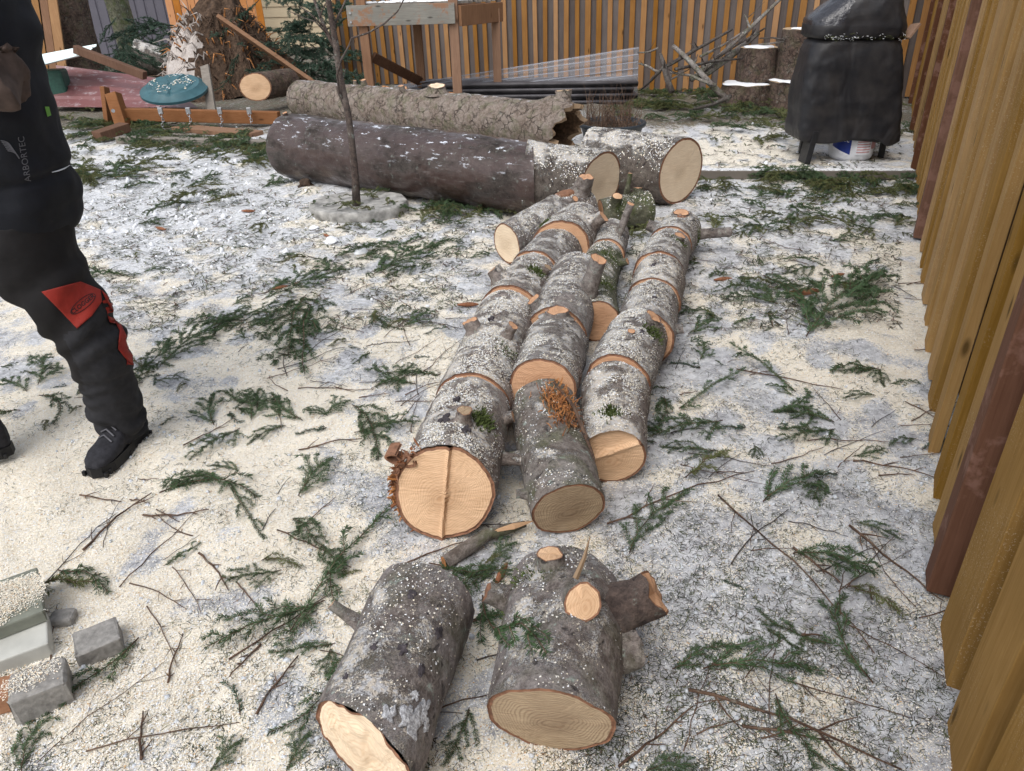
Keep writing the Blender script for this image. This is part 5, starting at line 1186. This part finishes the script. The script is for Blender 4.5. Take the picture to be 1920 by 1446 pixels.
fm = onsurf(jak, 0, 0, 0, 1); MB().tube([fm(x, -y) for x, y in ((97, 323), (108, 320.5), (120, 316), (130, 310))], [.001, .002, .002, .001], 5).build('reflective_stripe', M['logow'], jak)
MB().add([fm(83, -200), fm(91, -200), fm(95, -216), fm(88, -219)], [(0, 1, 2, 3)]).build('green_tag', M['lime'], jak)

# ================================================================ SPRUCE SPRIGS, TWIGS, CONES, CHIPS
def sprig_arrays(L, nside, sl_, seed, curve=.0, dens=1.0, flatf=.55, nl=.0145, nw=.0019, fork=True, prof=None):
    """stem segments and needles of one fallen spruce sprig lying along +x, root at origin"""
    r = np.random.default_rng(seed); segs = []
    def curvept(o, ang, l, cv, n=8):
        pts = [o]; a = ang
        for i in range(n):
            a += cv/n+r.normal(0, .05); z = max(.004, pts[-1][2]+r.normal(0, .0025)+(.003 if i < n/2 else -.003)); q = pts[-1]
            pts.append((q[0]+math.cos(a)*l/n, q[1]+math.sin(a)*l/n, z))
        return pts, a
    main, a_end = curvept((0, 0, .006), 0, L, curve, 12); segs.append((main, .0022, 1.0))
    for k in range(nside):
        u = .12+.82*(k+r.uniform(-.3, .3))/max(1, nside); i = min(11, max(0, int(u*12))); o = main[i]
        d = math.atan2(main[min(12, i+1)][1]-main[i][1], main[min(12, i+1)][0]-main[i][0]); sg = 1 if k % 2 else -1
        l = sl_*(prof(u) if prof else (1-.65*u))*r.uniform(.7, 1.2)
        p, _ = curvept(o, d+sg*r.uniform(.45, .8), l, -sg*.3); segs.append((p, .0014, 1.0))
        if fork and l > .07:
            for _k in range(int(l/.06)):
                j = r.integers(2, 8); q, _ = curvept(p[j], d+sg*.75+r.choice((-1, 1))*.7, l*.4*r.uniform(.5, 1.1), 0, 5); segs.append((q, .0010, 1.0))
    V, F, SV, SF = [], [], [], []
    for pts, rad, w_ in segs:
        o_ = len(SV); n = len(pts)
        for i, p in enumerate(pts):
            d = np.subtract(pts[min(n-1, i+1)], pts[max(0, i-1)]); d = d/(np.linalg.norm(d)+1e-9); s = np.array([-d[1], d[0], 0]); rr = rad*(1-.5*i/n)
            for q in range(3):
                a = 2.094*q+.5; SV.append(np.array(p)+s*math.cos(a)*rr+np.array([0, 0, 1])*math.sin(a)*rr)
        for i in range(n-1):
            for q in range(3): SF.append((o_+i*3+q, o_+i*3+(q+1) % 3, o_+i*3+3+(q+1) % 3, o_+i*3+3+q))
        P_ = np.array(pts); sl = np.linalg.norm(np.diff(P_, axis=0), axis=1).sum(); m = int(sl/.00062*dens)
        if m < 1: continue
        u = r.uniform(0.03, 1.0, m)*(n-1); i = np.minimum(n-2, u.astype(int)); f = (u-i)[:, None]
        base = P_[i]*(1-f)+P_[i+1]*f; d = P_[i+1]-P_[i]; d /= np.linalg.norm(d, axis=1)[:, None]+1e-9
        s = np.stack([-d[:, 1], d[:, 0], 0*d[:, 0]], 1); a = r.uniform(0, 6.283, m); up = np.array([0, 0, 1.0])
        out = s*np.cos(a)[:, None]+up*np.sin(a)[:, None]*flatf; ll = nl*r.uniform(.7, 1.15, m)[:, None]
        fw = r.uniform(.45, .9, m)[:, None]; dr = d*fw+out; dr /= np.linalg.norm(dr, axis=1)[:, None]
        tip = base+dr*ll; tip[:, 2] = np.maximum(tip[:, 2], .0015); wv = np.cross(dr, r.normal(0, 1, (m, 3))); wv /= np.linalg.norm(wv, axis=1)[:, None]+1e-9
        wv *= nw*.5; mid = base*.45+tip*.55
        o2 = len(V)
        Q = np.stack([base-wv*.6, mid-wv, tip, mid+wv], 1).reshape(-1, 3); k0 = sum(len(x) for x in V); V.append(Q)
        F.append(np.arange(m*4).reshape(m, 4)+k0)
    return np.array(SV), np.array(SF), np.concatenate(V), np.concatenate(F)
SPEC = [(.30, 8, .13, .25), (.22, 5, .09, -.5), (.16, 3, .07, .2), (.12, 1, .05, .6), (.28, 3, .11, .9), (.20, 7, .12, 0), (.09, 0, .0, .3), (.34, 13, .15, -.3), (.14, 0, 0, -.8), (.24, 5, .13, .4), (.62, 13, .24, .2), (.50, 9, .20, -.4), (.45, 4, .12, .5), (.42, 8, .17, .6)]
VAR = [sprig_arrays(L, n, s_l, 100+i, cv, fork=(n > 6), flatf=.38) for i, (L, n, s_l, cv) in enumerate(SPEC)]
VME = []
for i, (sv, sf, nv, nf) in enumerate(VAR):
    o1 = npmesh('spruce_sprig', sv, sf, M['barkT']); o2 = npmesh('needles', nv, nf, M[('needle', 'needle', 'needleY', 'needleB', 'needle')[i % 5] if i < 10 else 'needle'])
    VME.append((o1.data, o2.data)); bpy.data.objects.remove(o1); bpy.data.objects.remove(o2)
def put_sprig(v, x, y, rz, sc, label, group=None, z=None, name='spruce_sprig', tiltx=0, tilty=0):
    o = bpy.data.objects.new(name, VME[v][0]); COL.objects.link(o); c = bpy.data.objects.new('needles', VME[v][1]); COL.objects.link(c); c.parent = o
    o.location = (x, y, float(hgt(x, y))+.002 if z is None else z); o.rotation_euler = (tiltx, tilty, rz); o.scale = (sc, sc*random.choice((1, -1)), sc)
    return tag(o, label, 'spruce sprig', group)
def span(v, x0, y0, x1, y1, label, **k):
    a, b = P(x0, y0), P(x1, y1); d = b-a
    if d.length/SPEC[v][0] > 1.45: v = min((10, 11, 12, 13), key=lambda q: abs(SPEC[q][0]-d.length)+(.2 if (SPEC[q][1] > 6) != (SPEC[v][1] > 6) else 0))
    return put_sprig(v, a.x, a.y, math.atan2(d.y, d.x), d.length/SPEC[v][0], label, **k)
def spanw(v, x0, y0, x1, y1, lab, **k): return span(v, x0, y0, x1, y1, lab, **k)
BIG = [(7, 575, 555, 470, 700, 'large dark green spruce bough lying alone in the middle left of the sawdust'), (9, 585, 575, 560, 712, 'dense green bough overlapping the large bough from its right side'),
 (4, 300, 928, 505, 862, 'long curving green sprig on the sawdust right of the boot'), (9, 430, 905, 490, 1020, 'y shaped green sprig below the long curving one'), (5, 560, 935, 632, 868, 'bushy green sprig left of the ridged round'),
 (4, 545, 1185, 735, 945, 'long green bough running down left from the ridged round'), (5, 660, 760, 800, 830, 'frosted green sprig just left of the near left round'), (5, 1180, 1042, 1196, 905, 'upright green sprig at the foot of the right row'),
 (4, 905, 1120, 890, 1330, 'long hanging green sprig in the gap between the two nearest rounds'), (9, 880, 1330, 868, 1446, 'sprig filling the gap low between the two nearest rounds'), (8, 450, 1340, 440, 1275, 'small upright tuft of green needles on open sawdust'),
 (4, 262, 1200, 150, 1385, 'thin curved one sided sprig right of the concrete blocks'), (5, 40, 1446, 62, 1345, 'dark green sprig in the bottom left corner'), (5, 390, 1446, 460, 1385, 'green sprig at the bottom edge left of centre'),
 (5, 535, 1446, 590, 1370, 'green sprig at the bottom edge touching the frosty round'), (8, 1272, 775, 1400, 705, 'thick curved sprig right of the right row'), (4, 1490, 740, 1365, 655, 'wide fan of sprigs with bare twigs right of the right row'),
 (9, 1430, 945, 1510, 870, 'pair of dark sprigs right of the near right round'), (2, 1285, 905, 1375, 868, 'short green sprig just right of the near right round'), (2, 1590, 1105, 1700, 1160, 'frosty sprig near the red brown post'),
 (1, 1260, 1260, 1360, 1190, 'flat open sprig right of the knobby round'), (5, 1210, 1446, 1300, 1420, 'green sprig at the bottom edge right of the knobby round'), (3, 1355, 1092, 1392, 1118, 'short thick sprig right of the broken branch stub'),
 (7, 1510, 640, 1585, 500, 'big dark bough in the middle of the right hand ground'), (4, 1430, 520, 1560, 620, 'thin bough crossing the big dark one on the right hand ground'), (7, 490, 560, 640, 490, 'wide flat bough below the snowy patch'), (5, 700, 520, 800, 455, 'green bough just left of the askew pinkish round'),
 (9, 390, 620, 480, 590, 'dark flat sprig cluster right of the red knee panel'), (0, 300, 690, 400, 590, 'spread of dark sprigs behind the trouser leg'), (1, 110, 1075, 240, 1090, 'thin dark sprig on the sawdust above the greenish slab'), (2, 60, 1110, 175, 1118, 'dusty sprig behind the greenish slab'),
 (8, 1510, 60, 1500, 62, '')]
for v, x0, y0, x1, y1, lab in BIG[:-1]: spanw(v, x0, y0, x1, y1, lab, name='spruce_sprig')
sg = put_sprig(1, *onlog(F2, .35, 165)[0][:2], 0, 1.6, 'green sprig draped over the front of the knobby round', z=.0)
p0, _ = onlog(F2, .66, 140); p1, _ = onlog(F2, .86, 84); d = p1-p0
sg.location = p0+Vector((-.03, 0, .02)); sg.rotation_euler = (0, -math.atan2(d.z+.035, math.hypot(d.x, d.y)), math.atan2(d.y, d.x)); sg.scale = (1.15, 1.15, 1.15)
# density map read off the photograph: (cx, cy, rx, ry, how many)
CL = [(1500, 365, 220, 26, 60), (1500, 425, 200, 28, 40), (1560, 545, 120, 50, 18), (1330, 350, 60, 15, 8), (1400, 545, 110, 60, 14), (1500, 250, 180, 30, 14), (1560, 205, 90, 14, 10), (900, 425, 90, 16, 8), (760, 480, 90, 30, 14), (590, 500, 90, 25, 8), (420, 610, 90, 30, 10), (300, 700, 90, 40, 12), (100, 740, 100, 60, 12), (240, 510, 60, 20, 4), (520, 430, 240, 30, 8), (720, 620, 100, 60, 8), (760, 700, 60, 40, 4), (640, 800, 120, 60, 6), (430, 800, 110, 60, 5), (830, 390, 110, 12, 9), (1330, 640, 60, 50, 5), (1250, 800, 26, 80, 5), (1450, 800, 140, 70, 7), (1600, 900, 110, 90, 6), (1660, 700, 80, 60, 4), (600, 1060, 80, 60, 4), (620, 1180, 60, 80, 4), (350, 1000, 200, 100, 3), (1400, 1200, 180, 140, 4), (900, 1060, 70, 25, 5), (850, 1180, 30, 60, 3), (1180, 620, 12, 60, 2), (1150, 450, 20, 40, 4), (330, 330, 180, 30, 6)]
WH = ['in the green band below the border timber', 'on the snow between the green band and the big dark bough', 'round the big dark bough on the right', 'close to the whitish end of the thick round', 'between the right row and the largest reddish cone', 'on the far snow left of the grill', 'by the stump rounds beside the grill', 'in front of the dark wet trunk near the askew round', 'around the green bough left of the askew pinkish round', 'below the stone ring', 'right of the red knee panel', 'behind the trouser shin', 'at the left edge behind the trouser leg', 'on the snow right of the black trouser thigh', 'on the dirty snow under the stone ring', 'on the sawdust beside the third round of the left row', 'beside the second round of the left row', 'on the sawdust left of the near left round', 'on the sawdust right of the boot', 'against the underside of the dark trunk', 'right of the orange cut face in the right row', 'along the right side of the near right round', 'near the thick curved sprig right of the rows', 'on the icy ground below the wide fan of sprigs', 'near the fence foot beyond the red brown post', 'above the frosty near round', 'on the sawdust left of the frosty near round', 'on open sawdust below the boot', 'on the icy ground right of the knobby round', 'under the broken stick', 'between the two nearest rounds', 'in the gap between middle and right rows', 'at the far end of the middle row', 'on the white snow left of the stone ring']
cand = []
for ci, (cx, cy, rx, ry, n) in enumerate(CL):
    for _ in range(int(n*1.6)):
        x, y = random.gauss(cx, rx*.6), random.gauss(cy, ry*.6)
        if y < 180 or x > 1745: continue
        cand.append((y, x, ci, random.choice((0, 1, 1, 2, 3, 4, 5, 6, 8, 9, 9)), random.uniform(0, 6.28) if random.random() < .5 else random.gauss(.5, .5)+random.choice((0, math.pi)), random.choice((random.uniform(.35, .6), random.uniform(.5, .85), random.uniform(.8, 1.15)))))
cand.sort(reverse=True); rest = []
for k, (y, x, ci, v, rz, sc) in enumerate(cand):
    p = P(x, y)
    if k < 262:
        put_sprig(v, p.x, p.y, rz, sc, 'green spruce sprig lying '+WH[ci], 'spruce sprigs '+WH[ci])
    else: rest.append((v, p.x, p.y, float(hgt(p.x, p.y))+random.uniform(0, .02), rz, sc))
# the green litter that nobody could count: one mass
def merge_sprigs(spots, name, mats):
    V, F, mi, k = [], [], [], 0
    for v, x, y, z, rz, sc in spots:
        sv, sf, nv, nf = VAR[v]; c, s = math.cos(rz)*sc, math.sin(rz)*sc
        R3 = np.array([[c, -s, 0], [s, c, 0], [0, 0, sc]]); sub = nf if sc < 3 else nf
        for a, f, m in ((sv, sf, 0), (nv, sub, 1+(int(x*97) % 2))):
            V.append(a @ R3.T+np.array([x, y, z])); F.append(f+k); mi.append(np.full(len(f), m)); k += len(a)
    return tag(npmesh(name, np.concatenate(V), np.concatenate(F), mats, mi=np.concatenate(mi)), kind='stuff')
sp_ = list(rest)
for _ in range(26):
    a_, r_ = random.uniform(0, 6.28), rr_*math.sqrt(random.random())*.9; sp_.append((random.choice((2, 3, 6, 8)), rc.x+math.cos(a_)*r_, rc.y+math.sin(a_)*r_*.9, .068, random.uniform(0, 6.28), random.uniform(.6, 1.1)))
for cx, cy, rx, ry, n in [(1500, 345, 230, 12, 20), (1450, 210, 260, 22, 50), (1560, 240, 120, 26, 30), (1230, 200, 60, 10, 14), (230, 245, 110, 30, 60), (400, 275, 130, 16, 40), (190, 330, 70, 14, 14), (330, 360, 160, 40, 8), (300, 160, 90, 16, 14), (1300, 180, 90, 10, 24), (1690, 350, 40, 10, 8), (880, 400, 120, 8, 10), (470, 300, 60, 8, 10), (760, 190, 80, 8, 6)]:
    for _ in range(int(n*1.7)):
        x, y = random.gauss(cx, rx*.6), random.gauss(cy, ry*.6)
        if y < 150 or x > 1735: continue
        p = P(x, y)
        if p.y > 12.0 or (p.x > FA+FB*p.y-.1): continue
        sp_.append((random.choice((0, 1, 4, 5, 7, 9)), p.x, p.y, float(hgt(p.x, p.y))+random.uniform(0, .04), random.uniform(0, 6.28), random.uniform(.8, 1.5)))
merge_sprigs(sp_, 'spruce_litter', [M['barkT'], M['needle'], M['needleY']])
# spruce boughs standing behind the debris at the back left
def bough_heap(name, label, spots):
    th = thing(name, spots[0][0], label, 'bough')
    V, F, SVv, SFf, k, k2 = [], [], [], [], 0, 0
    for c, d, sc, v in spots:
        sv, sf, nv, nf = VAR[v]; d = Vector(d).normalized(); u = d.orthogonal() if abs(d.z) > .95 else Vector((0, 0, 1)).cross(d).normalized(); w2 = d.cross(u); A = np.array([d*sc, u*sc, w2*sc])
        V.append(nv @ A+np.array(c)); F.append(nf+k); k += len(nv); SVv.append(sv @ A+np.array(c)); SFf.append(sf+k2); k2 += len(sv)
    off = np.array(rootof(th)); tag(npmesh('needles', np.concatenate(V)-off, np.concatenate(F), M['needleB'], th), kind='stuff'); npmesh('twigs', np.concatenate(SVv)-off, np.concatenate(SFf), M['barkTg'], th)
    return th
def bsp(n, cx, cy, rx, ry, Y, sc=(2.0, 3.2), droop=-.3):
    out = []
    for _ in range(n):
        p = PY(random.gauss(cx, rx*.5), random.gauss(cy, ry*.5), Y+random.uniform(-.5, .5)); p.z = max(.03, p.z); out.append((p, (random.gauss(0, 1), random.gauss(0, .6), random.gauss(droop, .4)), random.uniform(*sc), random.choice((0, 5, 7, 9, 4))))
    return out
bough_heap('spruce_boughs', 'heap of drooping blue green spruce boughs against the tan siding', bsp(40, 565, 66, 68, 85, 11.9)+bsp(16, 590, 130, 40, 30, 11.2))
bough_heap('spruce_boughs', 'spruce boughs lying under the grey siding between the slim trunk and the jagged stump', bsp(18, 305, 66, 50, 22, 13.6)+bsp(5, 350, 95, 24, 14, 12.9))
bough_heap('spruce_boughs', 'hanging brownish boughs beside the thick leaning trunk', bsp(14, 225, 80, 22, 60, 12.3, (1.6, 2.6), -1.2))
bough_heap('spruce_boughs', 'small boughs caught among the torn roots of the jagged stump', bsp(16, 470, 120, 60, 40, 11.1, (1.0, 1.8)))
# twigs
TW = [(1140, 985, 1412, 888, .004, 'long straight reddish twig right of the near right round'), (1345, 935, 1640, 1230, .0038, 'longest pale branchlet crossing the ground on the right'), (1485, 1035, 1575, 1095, .005, 'dark curved twig on the ground right of the rounds'),
 (1290, 1300, 1690, 1446, .0055, 'long thorny branchlet at the lower right'), (1390, 1370, 1560, 1400, .005, 'dark branchlet under the long thorny one'), (1590, 990, 1770, 1130, .005, 'reddish twig pointing at the foot of the red brown post'),
 (1160, 1440, 1300, 1330, .004, 'pale forked twig at the bottom right of the knobby round'), (1500, 1205, 1540, 1200, .004, 'short orange brown twig on the icy ground'), (375, 1045, 428, 1110, .0045, 'short reddish stick on the sawdust left of the frosty round'),
 (265, 1425, 270, 1335, .0045, 'upright knobby twig at the bottom left'), (315, 1280, 345, 1190, .0035, 'thin dark curved twig on open sawdust'), (490, 1210, 430, 1270, .004, 'reddish twig below the long green bough'), (270, 975, 395, 968, .0045, 'bare forked twig left of the y shaped sprig'),
 (160, 1040, 285, 925, .005, 'grey bare branchlet leading up to the long curving sprig'), (560, 845, 680, 825, .004, 'pale thin stick left of the ridged round'), (150, 930, 230, 945, .004, 'reddish twig just below the boot'), (480, 1340, 560, 1230, .0045, 'grey knobby twig left of the frosty round'), (560, 735, 700, 732, .003, 'hair thin twig below the large bough'),
 (1600, 862, 1750, 900, .004, 'thin double twig near the fence foot'), (1380, 700, 1580, 735, .004, 'long bare twig crossing the pile of sprigs'), (1230, 500, 1340, 495, .003, 'thin twig beside the cut branch of the farthest right round')]
def make_twig(a, b, r, label, group=None, side=3, mat='barkT'):
    d = b-a; L_ = d.length; s = Vector((-d.y, d.x, 0)).normalized(); n = 9; pts = []; ph = random.uniform(0, 6); am = random.uniform(.01, .05)*L_
    for i in range(n):
        u = i/(n-1); q = a.lerp(b, u)+s*(am*math.sin(u*3.1+ph*.0)+random.gauss(0, L_*.006)); q.z = float(hgt(q.x, q.y))+r+.003+random.uniform(0, .004); pts.append(q)
    mb = MB().tube(pts, [r*(1-.6*i/n) for i in range(n)], 5, rough=.12)
    o = mb.build('twig', M[mat], smooth=True); tag(o, label, 'twig', group)
    for k in range(side):
        i = random.randint(1, n-3); sd2 = random.choice((-1, 1)); l = L_*random.uniform(.08, .25); q = pts[i]; e = q+d.normalized()*l*.8+s*sd2*l*.7+Vector((0, 0, random.uniform(0, .01)))
        MB().tube([q, q.lerp(e, .5)+s*sd2*l*.06, e], [r*.55, r*.45, r*.2], 4).build('side_twig', M[mat], o)
    return o
for x0, y0, x1, y1, r, lab in TW: make_twig(P(x0, y0), P(x1, y1), r*.8, lab)
for k in range(165):
    x, y = random.choice(((random.uniform(60, 900), random.uniform(480, 1440)), (random.uniform(1240, 1740), random.uniform(360, 1440)), (random.uniform(1240, 1740), random.uniform(340, 900)), (random.uniform(480, 920), random.uniform(420, 800))))
    p = P(x, y); a = random.gauss(.5, .9); l = random.uniform(.06, .34)
    ar = ('on the ice at the lower right', 'between the right row and the fence', 'in the snowy ground below the border timber')[0 if y > 950 else 1 if y > 560 else 2] if x > 1200 else ('on the sawdust at the lower left', 'on the sawdust between boot and left row', 'on the snow left of the far rounds')[0 if y > 1000 else 1 if y > 640 else 2]; lb = ('thin bare twig lying '+ar, 'thin twigs '+ar)
    make_twig(p, p+Vector((math.cos(a)*l, math.sin(a)*l, 0)), random.uniform(.0012, .0026), lb[0], lb[1], random.randint(0, 3), random.choice(('barkT', 'barkT', 'barkTg')))
# cones
def cone_mesh():
    V, F = [], []; n = 0
    for i in range(17):
        u = i/16; r = .0115*math.sin(math.pi*(u*.86+.1))**.7; x = u*.10
        for k in range(9):
            a = 2*math.pi*(k+(i % 2)*.5)/9; c, s = math.cos(a), math.sin(a); c2, s2 = math.cos(a+.38), math.sin(a+.38); c1, s1 = math.cos(a-.38), math.sin(a-.38)
            V += [(x-.006, c1*r*.8, s1*r*.8), (x-.006, c2*r*.8, s2*r*.8), (x+.004, c2*r*1.05, s2*r*1.05), (x+.011, c*r*1.12, s*r*1.12), (x+.004, c1*r*1.05, s1*r*1.05)]; F.append((n, n+1, n+2, n+3, n+4)); n += 5
    me = bpy.data.meshes.new('spruce_cone'); me.from_pydata(V, [], F); me.materials.append(M['cone']); return me
CME = cone_mesh()
for x, y, rz, sc, lab in [(312, 437, 2.6, .9, 'brown spruce cone on the snow behind the trouser leg'), (512, 545, .5, .8, 'orange brown cone at the left end of the wide flat bough'), (860, 577, 0, .95, 'slender orange cone just left of the third round of the left row'), (1480, 557, .1, 1.5, 'largest reddish cone among the boughs right of the right row'), (1340, 528, .15, .9, 'thin reddish cone beside the farthest right rounds'),
   (618, 447, 2.2, .8, 'curled dark cone below the stone ring'), (455, 400, -.1, .9, 'flat brown cone on the snow left of the stone ring'), (372, 282, 1.9, 1.2, 'upright orange chip of cone by the landscape timber'), (930, 1100, 1.2, .8, 'red brown cone wedged against the knobby round'), (1560, 520, .4, .8, 'small cone half under the big dark bough'), (1230, 585, .1, .7, 'dark cone close to the right row')]:
    p = P(x, y); o = bpy.data.objects.new('spruce_cone', CME); COL.objects.link(o); o.location = (p.x, p.y, float(hgt(p.x, p.y))+.014*sc); o.rotation_euler = (0, 0, rz); o.scale = (sc,)*3; tag(o, lab, 'cone')
# dirt clod by the stone ring
bm = bmesh.new(); bmesh.ops.create_icosphere(bm, subdivisions=4, radius=.05)
for v in bm.verts: v.co += Vector(noise.noise_vector(v.co*25))*.035; v.co.z *= .7
me = bpy.data.meshes.new('clod'); bm.to_mesh(me); bm.free(); me.materials.append(M['dark']); o = bpy.data.objects.new('soil_clod', me); COL.objects.link(o); p = P(573, 353); o.location = (p.x, p.y, .03); tag(o, 'dark soil clod beside the dark trunk near the stone ring', 'clod')
# ---- sawdust chips, loose needles, snow crumbs
def scatter_pts(n, ylo, yhi, xlo=0, xhi=1780, power=1.0):
    """random spots of the yard, thinned with distance"""
    py = ylo+(yhi-ylo)*rng.random(n)**power; px = xlo+(xhi-xlo)*rng.random(n)
    r = CM @ np.stack([px-960, -(py-723), np.full(n, -FPX)]); t_ = -CAMH/r[2]; return t_*r[0], t_*r[1]
def quads(X, Y, size, asp, lift, name, mats, mi, tiltm=.35, bend=0):
    n = len(X); a = rng.uniform(0, 6.283, n); Z = hgt(X, Y)+lift*rng.random(n)
    t1 = np.stack([np.cos(a), np.sin(a), rng.normal(0, tiltm, n)], 1)*size[:, None]; t2 = np.stack([-np.sin(a), np.cos(a), rng.normal(0, tiltm, n)], 1)*(size*asp)[:, None]
    c = np.stack([X, Y, Z+np.abs(t1[:, 2])*.7+np.abs(t2[:, 2])*.7+.0008], 1)
    if bend:
        b = t2/asp[:, None]*rng.normal(0, bend, n)[:, None]
        V = np.stack([c-t1-t2, c+b-t2, c+t1-t2, c+t1+t2, c+b+t2, c-t1+t2], 1).reshape(-1, 3); k = np.arange(n)[:, None]*6
        F = np.concatenate([k+np.array([[0, 1, 4, 5]]), k+np.array([[1, 2, 3, 4]])]); mi = np.concatenate([mi, mi])
    else: V = np.stack([c-t1-t2, c+t1-t2, c+t1+t2, c-t1+t2], 1).reshape(-1, 3); F = np.arange(n*4).reshape(n, 4)
    return tag(npmesh(name, V, F, mats, mi=mi), kind='stuff')
X, Y = scatter_pts(520000, 330, 1475, 0, 1790)
sw_, sn_, di_ = region(X, Y); keep = (rng.random(len(X)) < np.clip(sw_*1.25+.06, 0, 1)); X, Y = X[keep], Y[keep]; n = len(X); print('chips', n)
sz = rng.uniform(.0007, .0022, n)*(1+np.clip(Y-1.5, 0, 6)*.30)
quads(X, Y, sz, rng.uniform(.25, .8, n), .004, 'sawdust_chips', [M['chipA'], M['chipB'], M['chipC'], M['snow']], rng.choice(4, n, p=[.36, .38, .04, .22]), .16)
X, Y = scatter_pts(95000, 330, 1475, 0, 1790); n1_ = wav(X, Y, .7, 21)+wav(X, Y, .25, 22)
px, py = pix(X, Y, np.zeros_like(X)); k_ = np.clip(.28+.32*n1_+.6*blob(px, py, 1450, 1200, 380, 330)+.3*blob(px, py, 700, 600, 300, 150)+.3*blob(px, py, 350, 420, 300, 90)+.4*blob(px, py, 1250, 600, 200, 200)-.35*blob(px, py, 120, 1000, 250, 200)-.3*blob(px, py, 1670, 560, 90, 120), .02, 1)
kp = rng.random(len(X)) < k_; X, Y = X[kp], Y[kp]; n = len(X)
quads(X, Y, rng.uniform(.006, .0095, n)*(1+np.clip(Y-2, 0, 4)*.08), np.full(n, .075)*(1+np.clip(Y-1.6, 0, 6)*.35), .003, 'loose_needles', [M['needled'], M['needleY'], M['barkT']], rng.choice(3, n, p=[.6, .25, .15]), .12, .18)
def crumbs(X, Y, size, name, mat):
    ico = bmesh.new(); bmesh.ops.create_icosphere(ico, subdivisions=1, radius=1); base = np.array([v.co for v in ico.verts]); fc = np.array([[v.index for v in f.verts] for f in ico.faces]); ico.free()
    n = len(X); c = np.stack([X, Y, hgt(X, Y)+size*.3], 1); sc = size[:, None]*rng.uniform(.6, 1.3, (n, 3)); V = (base[None]*sc[:, None]*(1+rng.normal(0, .16, (n, len(base), 1)))+c[:, None]).reshape(-1, 3)
    F = (fc[None]+(np.arange(n)*len(base))[:, None, None]).reshape(-1, 3); return tag(npmesh(name, V, F, mat), kind='stuff')
X, Y = scatter_pts(42000, 190, 620, 0, 1740, .8); sw_, sn_, di_ = region(X, Y); kp = (rng.random(len(X)) < np.clip((sn_-.42)*1.1, 0.01, 1)*np.where(X > .6, .25, 1)) & (Y < 11) & (X < FA+FB*Y-.1) & (wav(X, Y, .22, 31) > -.25); X, Y = X[kp], Y[kp]
crumbs(X, Y, rng.gamma(2.0, .0026, len(X))+.002, 'snow_crumbs', M['snow'])
X, Y = scatter_pts(30000, 215, 620, 100, 1745, .9); px, py = pix(X, Y, np.zeros_like(X)); kp = (wav(X, Y, .5, 51)+wav(X, Y, .2, 52) > -.35) & (X < FA+FB*Y-.12); X, Y = X[kp], Y[kp]; n = len(X)
quads(X, Y, rng.uniform(.010, .022, n)*(1+np.clip(Y-3, 0, 6)*.15), np.full(n, .09)*(1+np.clip(Y-3, 0, 6)*.12), .006, 'loose_needles', [M['needled'], M['needleY'], M['barkT']], rng.choice(3, n, p=[.45, .3, .25]), .12, .18)
X, Y = scatter_pts(700, 620, 1440, 100, 1740); crumbs(X, Y, rng.uniform(.003, .008, len(X)), 'ice_crumbs', M['ice'])
for k, (x, y, s) in enumerate([(620, 455, .045), (680, 475, .04), (590, 430, .03), (1580, 240, .03)]):
    bm = bmesh.new(); bmesh.ops.create_icosphere(bm, subdivisions=2, radius=s)
    for v in bm.verts: v.co += Vector(noise.noise_vector(v.co*20+Vector((k, 0, 0))))*s*.6; v.co.z *= .5
    me = bpy.data.meshes.new('snow_lump'); bm.to_mesh(me); bm.free(); me.materials.append(M['snow']); o = bpy.data.objects.new('snow_lump', me); COL.objects.link(o); p = P(x, y); o.location = (p.x, p.y, .01)
    tag(o, ['snow lump below the stone ring beside the curled cone', 'snow lump on the ground left of the green bough by the pinkish round', 'small snow lump just under the stone ring', 'snow lump on the far ground left of the grill'][k], 'snow lump')

# sawdust heaped on the greenish slab and the near block
for ob, n_, nm in ((bpy.data.objects['stone_slab'], 22000, 'slab'), ([o for o in bpy.data.objects if o.name.startswith('concrete_block')][1], 1500, 'block')):
    co = np.array([tuple(ob.matrix_world @ v.co) for v in ob.data.vertices]); zt_ = co[:, 2].max(); top = co[co[:, 2] > zt_-.004]; c = top.mean(0); mx = top-c
    _r = R_(33 if nm == 'slab' else 28); e1, e2 = np.array([math.cos(_r), math.sin(_r)]), np.array([-math.sin(_r), math.cos(_r)]); a1, a2 = np.abs(mx[:, :2] @ e1).max()*.97, np.abs(mx[:, :2] @ e2).max()*.97
    q1, q2 = rng.uniform(-1, 1, n_), rng.uniform(-1, 1, n_); kp = (wav(q1, q2, 1.4, 77)*.5+.9-np.maximum(np.abs(q1), np.abs(q2))**3*.8 > rng.random(n_)*.8); q1, q2 = q1[kp], q2[kp]; n_ = len(q1)
    hh = .012*(1-np.maximum(np.abs(q1), np.abs(q2))**2)*(1 if nm == 'slab' else .3); ctr = np.stack([c[0]+e1[0]*q1*a1+e2[0]*q2*a2, c[1]+e1[1]*q1*a1+e2[1]*q2*a2, zt_+.001+hh*rng.random(n_)], 1)
    a = rng.uniform(0, 6.28, n_); sz = rng.uniform(.0006, .0018, n_)[:, None]; t1 = np.stack([np.cos(a), np.sin(a), rng.normal(0, .25, n_)], 1)*sz; t2 = np.stack([-np.sin(a), np.cos(a), rng.normal(0, .25, n_)], 1)*sz*.6
    V = np.stack([ctr-t1-t2, ctr+t1-t2, ctr+t1+t2, ctr-t1+t2], 1).reshape(-1, 3)
    o = npmesh('sawdust_heap', V, np.arange(n_*4).reshape(n_, 4), [M['chipA'], M['chipB'], M['chipC']], mi=rng.choice(3, n_, p=[.5, .42, .08])); tag(o, kind='stuff')
